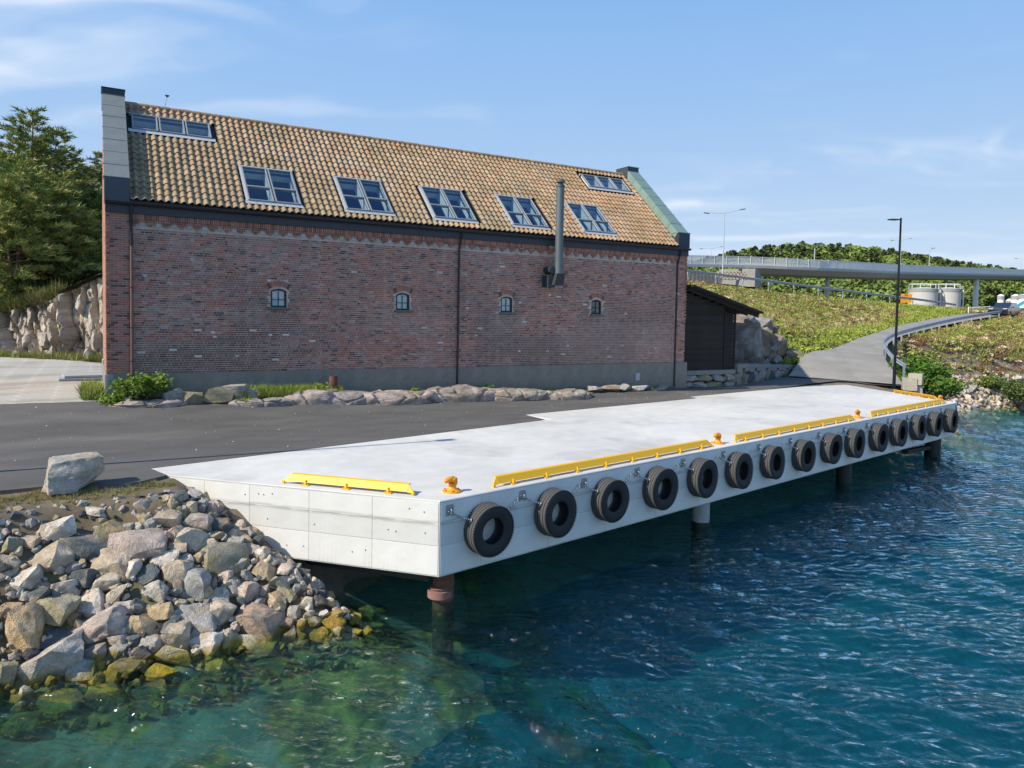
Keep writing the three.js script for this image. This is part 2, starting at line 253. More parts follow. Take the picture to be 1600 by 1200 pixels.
{
  const soil = (x, y, z) => {
    const n = fbm2(x * 0.5, z * 0.5, 4, 5), d = depthOf(x, y, z);
    if (y < WATER - 0.1) return mixc([0.17, 0.20, 0.165], [0.26, 0.28, 0.235], n);
    if (d > 42 && x > 26 && shoreDistance(x, z) > 4) return mixc([0.12, 0.125, 0.04], [0.20, 0.15, 0.09], sstep(0.4, 0.65, n));
    return mixc([0.20, 0.16, 0.11], [0.30, 0.26, 0.20], n);
  };
  const g = sheet(270, 240, (u, v) => { const x = -45 + 205 * u, z = -135 + 195 * v; let y = ground(x, z) - 0.07; if (y < WATER - 0.3) y += 0.9 * (fbm2(x * 0.45, z * 0.45, 4, 33) - 0.5) * clamp((WATER - 0.3 - y) / 0.6); if (x > -8.5 && x < 8.5 && z > 9.4 && z < 29.5) y -= 0.5; return [x, y, z]; }, soil);
  structure('ground', g, soilMat, 'rough soil and grassy ground sloping into the sea');
  structure('far_ground', sheet(40, 24, (u, v) => { const x = lerp(-700, 1100, u), z = lerp(-900, -133, v); return [x, 2.4 + 1.5 * fbm2(x * 0.01, z * 0.01, 3, 8) - 2.0, z]; }), std([0.07, 0.09, 0.035], 1), 'low green land far behind the bridge');
  structure('far_ground', sheet(30, 10, (u, v) => { const x = lerp(155, 1100, u), z = lerp(-140, 20, v); return [x, 1.8 - 8 * sstep(-30, 12, z - x * 0.1), z]; }), std([0.07, 0.09, 0.035], 1), 'low green land to the right of the junction');
  structure('sea_bed', sheet(20, 20, (u, v) => [lerp(-300, 900, u), -9.6, lerp(-40, 700, v)]), std([0.22, 0.245, 0.205], 1), 'sandy sea bed in deep water');
  // soil strip and the bank under the rocks
  const bank = (x, y, z) => {
    const n = fbm2(x * 1.7, z * 1.7, 4, 15), n2 = fbm2(x * 6, z * 6, 3, 16);
    if (y < WATER + 0.12) { const weed = sstep(0.46, 0.58, n) * sstep(19.5, 15.5, z + 2.2 * (fbm2(x * 0.6, z * 0.6, 3, 19) - 0.5)), c = mixc([0.10, 0.085, 0.03], [0.36, 0.27, 0.04], sstep(0.40, 0.70, n2)); return mixc(mixc([0.13, 0.16, 0.10], [0.27, 0.29, 0.22], n2), c, clamp(weed + 0.25 * sstep(15.4, 14.2, z))); }
    const dry = mixc([0.17, 0.125, 0.075], [0.29, 0.22, 0.14], n2); return mixc(dry, [0.17, 0.17, 0.06], sstep(0.52, 0.66, n) * 0.7);
  };
  const rim = (x, z) => Math.max(sstep(5, 8.6, x), sstep(22, 29.5, z), sstep(-6, -9, x));
  structure('shore_bank', sheet(130, 160, (u, v) => { const x = lerp(-9, 9, u), z = lerp(9.2, 30, v); const h0 = slopeH(x, z), h = h0 < WATER ? lerp(h0, ground(x, z) - 0.1, rim(x, z)) : h0; return [x, h + (h > -0.35 ? 0.05 : (h < WATER - 0.2 ? 0.5 : 0.22)) * (fbm2(x * (h < WATER - 0.2 ? 1.1 : 2.2), z * (h < WATER - 0.2 ? 1.1 : 2.2), 4, 6) - 0.5) - (h > -0.35 ? 0 : 0.12), z]; }, bank), soilMat, 'bare earth bank running down to the water beside the quay');
}
// asphalt yard between the warehouse and the quay
const QUAY = { Q0: [5.273, 14.372], QR: [33.235, 8.62], BR: [36.584, 0.096], j2b: [23.0, 2.352], j2a: [23.071, 2.922], j1b: [12.948, 4.671], j1a: [13.227, 5.996], QL: [0.71, 9.037], QLb: [0.964, 9.867] };
const asphaltMat = std([1, 1, 1], 0.92, { vertexColors: true, map: rep(T.asphalt, 0.22, 0.5), bumpMap: rep(T.grain, 2), bumpScale: 0.006 });
{
  const on = (pts, x) => { for (let i = 0; i + 1 < pts.length; i++) if (x <= pts[i + 1][0]) return lerp(pts[i][1], pts[i + 1][1], clamp((x - pts[i][0]) / (pts[i + 1][0] - pts[i][0]))); return pts.at(-1)[1]; };
  const frontL = [0, 72, 120, 159, 210, 259].map((px, i) => onY(px, [767, 760, 759, 758, 755, 743][i])).map((p) => [p.x, p.z]);
  const front = [[-40, 9.9], ...frontL];
  const back = [[-40, 0.58], [-2.8, 0.58], [-0.1, 0.50], [0.3, 1.25], [1.8, 1.35], [5.4, 1.6], [9.5, 1.65], [13, 1.25], [17.7, 1.05], [21, 0.75], [24.5, 0.28], [28.7, 0.02], [30, -0.45], [39.2, -4.35], [41.5, -5.2]];
  const strip = (x0, x1, f, n) => sheet(n * 3, 40, (u, v) => { const x = lerp(x0, x1, u), z = lerp(on(back, x), f(x), v); return [x, yard(x, z) + 0.005, z]; });
  const l2 = (a, b) => (x) => lerp(a[1], b[1], (x - a[0]) / (b[0] - a[0]));
  const g = [strip(-40, QUAY.QL[0], (x) => on(front, x), 50), strip(QUAY.QL[0], QUAY.j1b[0], l2(QUAY.QL, QUAY.j1a), 40), strip(QUAY.j1b[0], QUAY.j2b[0], l2(QUAY.j1b, QUAY.j2a), 34), strip(QUAY.j2b[0], QUAY.BR[0], l2(QUAY.j2b, QUAY.BR), 30), strip(QUAY.BR[0], 40.2, (x) => lerp(0.1, 3.1, sstep(36.58, 39.5, x)), 16)];
  g.push(sheet(4, 4, (u, v) => { const x = lerp(QUAY.QL[0], QUAY.QLb[0], u), z = lerp(lerp(QUAY.QL[1], QUAY.QLb[1], u), Math.max(on(front, x), lerp(QUAY.QL[1], QUAY.QLb[1], u)), v); return [x, 0.005, z]; }));
  g.push(sheet(20, 1, (u, v) => { const p = frontL, i = Math.min(4, Math.floor(u * 5)), t = u * 5 - i, x = lerp(p[i][0], p[i + 1][0], t), z = lerp(p[i][1], p[i + 1][1], t); return [x, 0.005 - 0.2 * v, z + 0.03 * v]; }));
  structure('asphalt_yard', paint(join(g), (x, y, z) => { const a = fbm2(x * 0.12, z * 1.3, 4, 83), b = fbm2(x * 0.5, z * 0.5, 3, 85), dust = sstep(0.50, 0.72, fbm2(x * 0.25, z * 0.9, 4, 87)); return mixc(mulc([0.118, 0.111, 0.102], 0.8 + 0.3 * a + 0.12 * b), [0.21, 0.19, 0.16], dust * 0.35); }), asphaltMat, 'smooth dark asphalt between the warehouse and the quay');
  structure('gravel_yard', sheet(40, 40, (u, v) => { const x = lerp(-42, 0.0, u), z = lerp(-26, 0.575, v); return [x, yard(x, z) + 0.002 + 0.02 * fbm2(x, z, 3, 4), z]; }, (x, y, z) => { const n = fbm2(x * 0.6, z * 1.4, 4, 25); return mixc([0.52, 0.50, 0.44], [0.40, 0.36, 0.29], sstep(0.45, 0.7, n)); }), std([1, 1, 1], 1, { vertexColors: true, map: rep(T.rock, 1), bumpMap: rep(T.grain, 1.5), bumpScale: 0.015 }), 'pale gravel yard left of the warehouse');
}
// the road up to the junction, and the road along the top of the bank
function ribbon(A, B, n, m, lift) {
  const ca = new THREE.CatmullRomCurve3(A, false, 'centripetal'), cb = new THREE.CatmullRomCurve3(B, false, 'centripetal');
  return sheet(n, m, (u, v) => { const a = ca.getPoint(u), b = cb.getPoint(u), x = lerp(a.x, b.x, v), z = lerp(a.z, b.z, v); return [x, Math.max(lerp(a.y, b.y, v), 0.02) + lift * sstep(0, 0.12, u) + 0.03, z]; });
}
structure('road', ribbon(ROAD_L, ROAD_R, 60, 8, 0.14), std([0.33, 0.31, 0.275], 0.95, { map: rep(T.asphalt, 0.25), bumpMap: rep(T.grain, 1), bumpScale: 0.006 }), 'worn pale asphalt road climbing from the yard');
structure('road', ribbon(UPPER.map((p) => p.clone().addScaledVector(BACK, 0.6)), UPPER.map((p) => p.clone().addScaledVector(BACK, 9)), 60, 4, 0.22), std([0.16, 0.16, 0.16], 0.95, { map: rep(T.asphalt, 0.25) }), 'asphalt road along the top of the grassy bank');

// ================================================================ WATER
{
  const r = rngOf(77), waves = [];
  for (let i = 0; i < 46; i++) { const L = 0.22 * Math.pow(15, r() ** 1.5), a = -0.62 + (r() - 0.5) * 1.25, k = 2 * Math.PI / L; waves.push([k * Math.cos(a), k * Math.sin(a), r() * 6.28, 0.0105 * Math.pow(L, 0.8) * (0.5 + r())]); }
  const height = (x, z, far) => { let y = 0; const c = 0.55 + 0.9 * fbm2(x * 0.13, z * 0.13, 3, 44); for (const [kx, kz, p, A] of waves) y += A * Math.sin(kx * x + kz * z + p); return y * c * far; };
  const base = Math.atan2(FW.z, FW.x), fall = (d) => 1 - 0.6 * sstep(60, 200, d);
  const g = sheet(720, 620, (u, v) => { const th = base + lerp(-0.95, 1.05, u), d = 3.5 * Math.pow(260, v), x = EYE.x + Math.cos(th) * d, z = EYE.z + Math.sin(th) * d; return [x, WATER + (d > 4 ? height(x, z, fall(d)) : 0), z]; });
  const ripple = tex(1024, (u, v) => { const w = fbm2(u * 6, v * 6, 3, 91, 6) - 0.5; return 0.5 * fbm2(u * 14 + w * 1.5, v * 44 + w * 2, 4, 93, 2) + 0.5 * per(u, v, 26, 4, 95); }, false);
  ripple.repeat.set(0.27, 0.27); ripple.rotation = 0.62;
  const surface = new THREE.MeshPhysicalMaterial({ color: col(0.74, 0.92, 0.89), roughness: 0.03, transmission: 1, thickness: 0, ior: 1.36, bumpMap: ripple, bumpScale: 0.09, side: THREE.DoubleSide });
  const sea = structure('sea', g, surface, 'clear blue green sea with small wind ripples'); sea.castShadow = false;
  [[0.10, 0.60, 0.85, 0.87], [1.25, 0.24, 0.72, 0.94]].forEach(([y, r0, g0, b0]) => { const m = structure('sea_depth', sheet(6, 6, (u, v) => [lerp(-300, 900, u), WATER - y, lerp(-45, 700, v)]), new THREE.MeshPhysicalMaterial({ color: col(r0, g0, b0), roughness: 0.32, transmission: 1, thickness: 0, ior: 1.0, side: THREE.DoubleSide }), 'deeper layer of the green sea water'); m.castShadow = false; });
}

// ================================================================ QUAY
const qv = (k, y = 0) => new THREE.Vector3(QUAY[k][0], y, QUAY[k][1]);
const QU = qv('QR').sub(qv('Q0')).normalize(), QN = new THREE.Vector3(-QU.z, 0, QU.x), QLEN = qv('QR').distanceTo(qv('Q0'));     // along the front, out over the water
const QANG = Math.atan2(-QU.z, QU.x), TQ = 1.45;
const concreteMat = std([0.67, 0.655, 0.615], 0.9, { map: rep(T.deck, 0.085), bumpMap: rep(T.grain, 1.6), bumpScale: 0.004 });
const faceMat = std([0.80, 0.785, 0.75], 0.9, { map: T.cast, bumpMap: rep(T.grain, 1.6), bumpScale: 0.004 });
const faceMats = [faceMat, std([0.72, 0.71, 0.68], 0.9, { map: T.cast, bumpMap: rep(T.grain, 1.6), bumpScale: 0.004 }), std([0.82, 0.805, 0.77], 0.9, { map: T.cast, bumpMap: rep(T.grain, 1.6), bumpScale: 0.004 })];
const steelDark = std([0.05, 0.045, 0.04], 0.7, { metalness: 0.4, bumpMap: rep(T.grain, 2), bumpScale: 0.01 });
const rustMat = std([0.17, 0.075, 0.045], 0.95, { map: rep(T.rock, 2), bumpMap: rep(T.grain, 3), bumpScale: 0.006 });
const galvMat = std([0.34, 0.36, 0.38], 0.45, { metalness: 0.8 });
const quay = thing('concrete_quay', 'new pale concrete quay standing on piles over the water', 'quay');
{
  const outline = ['Q0', 'QR', 'BR', 'j2b', 'j2a', 'j1b', 'j1a', 'QL', 'QLb'].map((k) => [QUAY[k][0], -QUAY[k][1]]);
  const s = new THREE.Shape(outline.map(([x, y]) => new THREE.Vector2(x, y)));
  const slab = new THREE.ExtrudeGeometry(s, { depth: TQ - 0.016, bevelEnabled: true, bevelSize: 0.016, bevelThickness: 0.016, bevelOffset: -0.016, bevelSegments: 1 });
  slab.rotateX(-Math.PI / 2); slab.translate(0, -TQ, 0); part(quay, 'deck', metric(slab), concreteMat);
  // cast panels on both faces, joints between them
  const r = rngOf(5), rows = [[-0.045, -0.44], [-0.45, -0.86], [-0.87, -TQ + 0.02]];
  const panel = (a, u, n, s0, s1, y0, y1) => { const b2 = y1 < -0.5 && y1 > -1 ? 1 : 0;
    const g = rbox(s1 - s0 - 0.007, y0 - y1 - 0.004, 0.012, 0.002), m = new THREE.Matrix4().makeBasis(new THREE.Vector3(n.z, 0, -n.x), new THREE.Vector3(0, 1, 0), n);
    m.setPosition(a.clone().addScaledVector(u, (s0 + s1) / 2).addScaledVector(n, 0.003).setY((y0 + y1) / 2)); const q = g.index ? g.toNonIndexed() : g, pp = q.attributes.position, uv = new Float32Array(pp.count * 2); for (let i = 0; i < pp.count; i++) { uv[i * 2] = (pp.getX(i) + (s0 + s1) / 2 + (n.x < 0 ? 31 : 0)) / 4.1; uv[i * 2 + 1] = (pp.getY(i) + (y0 + y1) / 2 + TQ) / TQ; } q.setAttribute('uv', new THREE.BufferAttribute(uv, 2)); part(quay, 'cast_panel', q.applyMatrix4(m), b2 === 1 ? faceMats[1] : faceMats[r() < 0.6 ? 0 : 2]);
  };
  for (let s0 = 0.02, i = 0; s0 < QLEN - 0.3; i++) { const s1 = Math.min(QLEN - 0.02, s0 + (i ? 1.872 : 0.98)); for (const [a, b] of rows) panel(qv('Q0'), QU, QN, s0, s1, a, b); s0 = s1; }
  const LU = qv('QLb').sub(qv('Q0')).normalize(), LN = new THREE.Vector3(LU.z, 0, -LU.x).negate(); if (LN.x > 0) LN.negate();
  const cuts = [0.02, 1.397, 2.79, 4.17, 5.26, 6.2];
  for (let i = 0; i < 5; i++) for (const [a, b] of rows) { if (i > 2 && b < -1 && i > 3) continue; panel(qv('Q0'), LU.clone(), LN, cuts[i], cuts[i + 1], a, b); }
  const ties = []; for (let i = 0; i < 16; i++) { const p = qv('Q0').addScaledVector(LU, 0.25 + r() * 4.6).addScaledVector(LN, 0.012).setY([-0.22, -0.68, -1.15][i % 3] + (r() - 0.5) * 0.1); ties.push(cyl(0.013, 0.013, 0.006, 0, 0, 0, 8, Math.PI / 2).applyMatrix4(new THREE.Matrix4().makeBasis(new THREE.Vector3(LN.z, 0, -LN.x), new THREE.Vector3(0, 1, 0), LN).setPosition(p))); }
  part(quay, 'tie_holes', join(ties), std([0.06, 0.06, 0.06], 1)).userData.kind = 'stuff';
  // chain anchors in shallow frames
  for (let i = 0; i <= 15; i++) {
    const p = qv('Q0').addScaledVector(QU, i < 15 ? 0.22 + i * 1.872 : QLEN - 0.2), f = group(quay, 'chain_anchor');
    f.position.copy(p).addScaledVector(QN, 0.012).setY(-0.2); f.rotation.y = QANG;
    part(f, 'anchor_plate', join([box(0.13, 0.2, 0.012, 0, 0, 0.004), box(0.02, 0.24, 0.03, -0.075, 0, 0.004), box(0.02, 0.24, 0.03, 0.075, 0, 0.004)]), std([0.30, 0.31, 0.31], 0.8));
    part(f, 'eye', join([new THREE.TorusGeometry(0.035, 0.012, 8, 14).rotateY(Math.PI / 2).translate(0, -0.02, 0.045), box(0.03, 0.05, 0.03, 0, 0.0, 0.018)]), galvMat);
  }
  // piles
  const pile = (x, z, r, name, m) => { const g = group(quay, 'pile'); g.position.set(x, 0, z); part(g, 'shaft', cyl(r, r, -WATER - TQ - 0.1, 0, (WATER + 0.1 - TQ) / 2 + 0.0, 0, 24), m); part(g, 'darkened_shaft', cyl(r + 0.006, r + 0.006, 5.6, 0, WATER - 2.6, 0, 24), std([0.020, 0.022, 0.012], 0.6)); return g; };  // shaft below the surface coloured near black in place of murky depth
  const inset = (s, t) => qv('Q0').addScaledVector(QU, s).addScaledVector(QN, -t);
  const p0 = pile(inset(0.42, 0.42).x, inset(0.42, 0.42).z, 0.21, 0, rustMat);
  part(p0, 'flange', join([cyl(0.24, 0.24, 0.14, 0.0, WATER + 0.36, 0, 20), cyl(0.17, 0.2, 0.06, 0, WATER + 0.45, 0, 20)]).translate(-0.1, 0, 0.05), std([0.30, 0.16, 0.13], 0.9, { map: rep(T.rock, 2) }));
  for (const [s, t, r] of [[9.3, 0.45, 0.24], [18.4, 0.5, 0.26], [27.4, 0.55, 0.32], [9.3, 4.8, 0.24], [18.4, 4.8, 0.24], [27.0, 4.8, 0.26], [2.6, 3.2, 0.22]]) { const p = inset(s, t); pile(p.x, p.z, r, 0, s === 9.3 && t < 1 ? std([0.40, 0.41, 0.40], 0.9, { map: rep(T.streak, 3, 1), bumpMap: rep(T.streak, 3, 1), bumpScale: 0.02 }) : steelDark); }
  part(quay, 'cross_beam', bar(inset(24.9, 0.8).setY(-1.95), inset(27.4, 0.6).setY(-1.95), 0.24, 0.16), steelDark);
  part(quay, 'edge_beam', bar(qv('Q0', -1.53).addScaledVector(LU, 0.3).addScaledVector(LN, -0.25), qv('Q0', -1.62).addScaledVector(LU, 4.2).addScaledVector(LN, -0.6), 0.12, 0.22), steelDark);
}

// ---------------------------------------------------------------- tyre fenders
{
  const rubber = std([0.020, 0.020, 0.021], 0.75, { bumpMap: rep(T.grain, 6), bumpScale: 0.003 }), treadMat = std([0.075, 0.073, 0.070], 0.95, { bumpMap: rep(T.grain, 6), bumpScale: 0.004 });
  const O = 0.5, I = 0.255, w = 0.15;                                                 // outer and bead radius, half width
  const side = [[I, -w + 0.02], [I + 0.02, -w + 0.005], [0.33, -w - 0.008], [0.40, -w - 0.012], [0.455, -w + 0.0], [0.482, -w + 0.018]];
  const body = [...side.map(([a, b]) => [a, b]), [0.484, -w + 0.03], [0.484, w - 0.03], ...side.slice().reverse().map(([a, b]) => [a, -b]), [I - 0.004, w - 0.04], [I + 0.05, w - 0.06], [0.42, w - 0.07], [0.44, 0], [0.42, -w + 0.07], [I + 0.05, -w + 0.06], [I - 0.004, -w + 0.04], side[0]];
  const bodyG = new THREE.LatheGeometry(body.map(([a, b]) => new THREE.Vector2(a, b)), 64).rotateX(Math.PI / 2);
  const ribs = []; for (const [a, b] of [[-0.132, -0.085], [-0.068, -0.008], [0.008, 0.068], [0.085, 0.132]]) ribs.push(new THREE.LatheGeometry([[0.484, a - 0.002], [O - 0.003, a], [O, a + 0.006], [O, b - 0.006], [O - 0.003, b], [0.484, b + 0.002]].map(([x, y]) => new THREE.Vector2(x, y)), 64).rotateX(Math.PI / 2));
  const lugs = []; for (let i = 0; i < 56; i++) { const a = i / 56 * 6.2832; for (const s of [-1, 1]) lugs.push(box(0.030, 0.02, 0.035, 0, 0.494, s * 0.138, s * 0.25, 0, 0).rotateZ(a)); }
  const ringG = join([...ribs, ...lugs]);
  const link = new THREE.TorusGeometry(0.022, 0.0075, 6, 10).scale(1, 1.45, 1);
  const chain = (a, b, sag) => { const out = [], n = Math.round(a.distanceTo(b) / 0.05); for (let i = 0; i <= n; i++) { const t = i / n, p = a.clone().lerp(b, t); p.y -= sag * 4 * t * (1 - t); const d = b.clone().sub(a); d.y -= sag * 4 * (1 - 2 * t); out.push(link.clone().rotateY(i % 2 * Math.PI / 2).applyQuaternion(new THREE.Quaternion().setFromUnitVectors(new THREE.Vector3(0, 1, 0), d.normalize())).translate(p.x, p.y, p.z)); } return join(out); };
  const y0 = -0.68, left = chain(new THREE.Vector3(-0.88, 0.46, -0.12), new THREE.Vector3(-0.44, 0.27, 0.0), 0.02), right = chain(new THREE.Vector3(0.86, 0.46, -0.12), new THREE.Vector3(0.43, 0.26, -0.06), 0.05);
  const shackleG = join([new THREE.TorusGeometry(0.04, 0.011, 8, 12).rotateY(0.6).translate(-0.44, 0.255, 0.0)]);
  const ord = ['first', 'second', 'third', 'fourth', 'fifth', 'sixth', 'seventh', 'eighth', 'ninth', 'tenth', 'eleventh', 'twelfth', 'thirteenth', 'fourteenth', 'last'];
  const S = [1.07, 2.92, 4.69, 6.57, 8.39, 10.17, 12.0, 13.92, 15.82, 17.62, 19.62, 21.46, 23.43, 25.31, 27.19], r = rngOf(9);
  let first;
  S.forEach((s, i) => {
    let t; const label = `black rubber tyre fender chained to the quay front, ${ord[i]} along from the sunlit corner`;
    if (!i) { t = first = thing('tyre_fender', label, 'tyre', null, 'tyre fenders along the quay front'); const b = part(t, 'tyre', bodyG, rubber); part(b, 'tread', ringG, treadMat); part(t, 'chain', left, galvMat); part(t, 'chain', right, galvMat); part(t, 'shackle', shackleG, galvMat); } else { t = first.clone(); t.name = numbered('tyre_fender'); t.userData = { ...first.userData, label }; scene.add(t); }
    const p = qv('Q0').addScaledVector(QU, s).addScaledVector(QN, 0.185); t.position.set(p.x, y0 + (r() - 0.5) * 0.05, p.z); t.rotation.set(0, QANG, 0); t.children[0].rotation.set((r() - 0.5) * 0.10, (r() - 0.5) * 0.10, r() * 6); t.children[0].scale.set(1, 1, 1).multiplyScalar(0.96 + 0.08 * r());
  });
}
// ---------------------------------------------------------------- yellow kerb rails and orange bollards
{
  const yellow = std([0.80, 0.44, 0.006], 0.5, { bumpMap: rep(T.grain, 4), bumpScale: 0.001 }), orange = std([0.82, 0.30, 0.010], 0.45);
  const railOf = (L, feet) => {                                                        // profile across: outer face leaning in, a flat top, an inner skirt
    const g = new THREE.Group();
    const prof = [[0.0, 0.055], [0.014, 0.058], [-0.075, 0.190], [-0.16, 0.198], [-0.175, 0.190], [-0.170, 0.178], [-0.085, 0.172]];
    const beam = prism(prof.map(([a, b]) => [a, b]), L - 0.3).rotateY(-Math.PI / 2);
    part(g, 'beam', beam, yellow);
    for (const s of [-1, 1]) {                                                         // slanted ends
      const tri = new THREE.BufferGeometry(); const x0 = s * (L / 2 - 0.152), x1 = s * L / 2, P = [[x0, 0.05, 0.012], [x1, 0.04, 0.012], [x0, 0.190, -0.078], [x0, 0.05, -0.01], [x1, 0.04, -0.01], [x0, 0.190, -0.092]];
      tri.setAttribute('position', new THREE.Float32BufferAttribute([[0, 1, 2], [3, 5, 4], [1, 4, 5], [1, 5, 2], [0, 3, 4], [0, 4, 1], [0, 2, 5], [0, 5, 3]].flatMap((f) => (s > 0 ? f : [f[0], f[2], f[1]]).flatMap((i) => P[i])), 3)); tri.computeVertexNormals();
      part(g, 'end_plate', tri, yellow); part(g, 'end_foot', rbox(0.06, 0.06, 0.06, 0.008, s * (L / 2 - 0.03), 0.028, 0.0), yellow);
    }
    const foot = join([rbox(0.05, 0.065, 0.10, 0.006, 0, 0.032, 0.0), rbox(0.16, 0.018, 0.10, 0.004, 0, 0.01, 0.02), box(0.012, 0.07, 0.03, 0, 0.08, 0.012), cyl(0.012, 0.012, 0.02, -0.055, 0.025, 0.03, 8), cyl(0.012, 0.012, 0.02, 0.055, 0.025, 0.03, 8)]);
    for (let i = 0; i < feet; i++) { const f = part(g, 'foot', foot, yellow); f.position.x = lerp(-L / 2 + 0.55, L / 2 - 0.55, feet > 1 ? i / (feet - 1) : 0.5); }
    return g;
  };
  const put = (a, b, feet, out, label) => { const L = a.distanceTo(b), g = railOf(L, feet), m = a.clone().add(b).multiplyScalar(0.5); g.name = numbered('kerb_rail'); tag(g, label, 'kerb rail', 'yellow kerb rails round the quay'); scene.add(g); g.position.copy(m).addScaledVector(out, 0); g.rotation.y = Math.atan2(-(b.z - a.z), b.x - a.x); };
  const along = (s, t) => qv('Q0').addScaledVector(QU, s).addScaledVector(QN, -t);
  put(along(1.48, 0.22), along(9.42, 0.22), 8, QN, 'long yellow steel kerb rail between the first two orange bollards');
  put(along(10.55, 0.22), along(18.45, 0.22), 8, QN, 'long yellow steel kerb rail between the second and third orange bollards');
  put(along(19.85, 0.22), along(27.75, 0.22), 8, QN, 'long yellow steel kerb rail between the third and fourth orange bollards');
  const LU = qv('QLb').sub(qv('Q0')).normalize(), LO = new THREE.Vector3(-LU.z, 0, LU.x); if (LO.x > 0) LO.negate();
  put(qv('Q0').addScaledVector(LU, 3.55).addScaledVector(LO, -0.22), qv('Q0').addScaledVector(LU, 0.62).addScaledVector(LO, -0.22), 3, LO, 'short yellow steel kerb rail above the sunlit end face of the quay');
  const RU = qv('BR').sub(qv('QR')).normalize(), RO = new THREE.Vector3(-RU.z, 0, RU.x);
  put(qv('QR').addScaledVector(RU, 0.95).addScaledVector(RO, -0.2), qv('QR').addScaledVector(RU, 4.0).addScaledVector(RO, -0.2), 4, RO, 'yellow steel kerb rail at the far end of the quay by the rubble shore');
  // bollards: a bolted foot, a stem and a horn to one side
  const foot = new THREE.LatheGeometry([[0, 0], [0.20, 0], [0.205, 0.025], [0.15, 0.045], [0.11, 0.075], [0.088, 0.12], [0.08, 0.18], [0.085, 0.2], [0, 0.2]].map(([x, y]) => new THREE.Vector2(x, y)), 28);
  const horn = sweep([[0.05, 0.13, 0], [0.055, 0.19, 0], [0.045, 0.245, 0], [0.0, 0.285, 0], [-0.07, 0.285, 0], [-0.15, 0.27, 0], [-0.20, 0.262, 0], [-0.222, 0.26, 0]].map((p) => new THREE.Vector3(...p)), [0.06, 0.082, 0.092, 0.075, 0.066, 0.062, 0.045, 0.012], 18);
  const cap = new THREE.SphereGeometry(0.1, 20, 14).scale(1.0, 0.62, 0.95).translate(0.03, 0.275, 0);
  const plate = new THREE.CylinderGeometry(0.22, 0.225, 0.03, 8).translate(0, 0.015, 0), bolts = join([...Array(6)].map((_, i) => cyl(0.017, 0.017, 0.03, Math.cos(i * 1.047) * 0.175, 0.045, Math.sin(i * 1.047) * 0.175, 6)));
  const spots = [[0.62, 0.45, 'at the near quay corner beside the short rail'], [9.98, 0.42, 'second along the quay front from the sunlit corner'], [19.15, 0.42, 'third along the quay front from the sunlit corner'], [28.1, 0.55, 'at the far corner of the quay where two rails meet']];
  let first;
  spots.forEach(([s, t, where], i) => {
    const label = 'orange hooked steel bollard ' + where; let b;
    if (!i) { b = first = thing('mooring_bollard', label, 'bollard', null, 'orange bollards on the quay'); part(b, 'base', join([plate, foot]), orange); part(b, 'horn', join([horn, cap]), orange); part(b, 'bolts', bolts, std([0.25, 0.12, 0.03], 0.6)); } else { b = first.clone(); b.name = numbered('mooring_bollard'); b.userData = { ...first.userData, label }; scene.add(b); }
    const p = along(s, t); b.position.set(p.x, 0.002, p.z); b.rotation.y = QANG; b.scale.setScalar(0.88);
  });
}

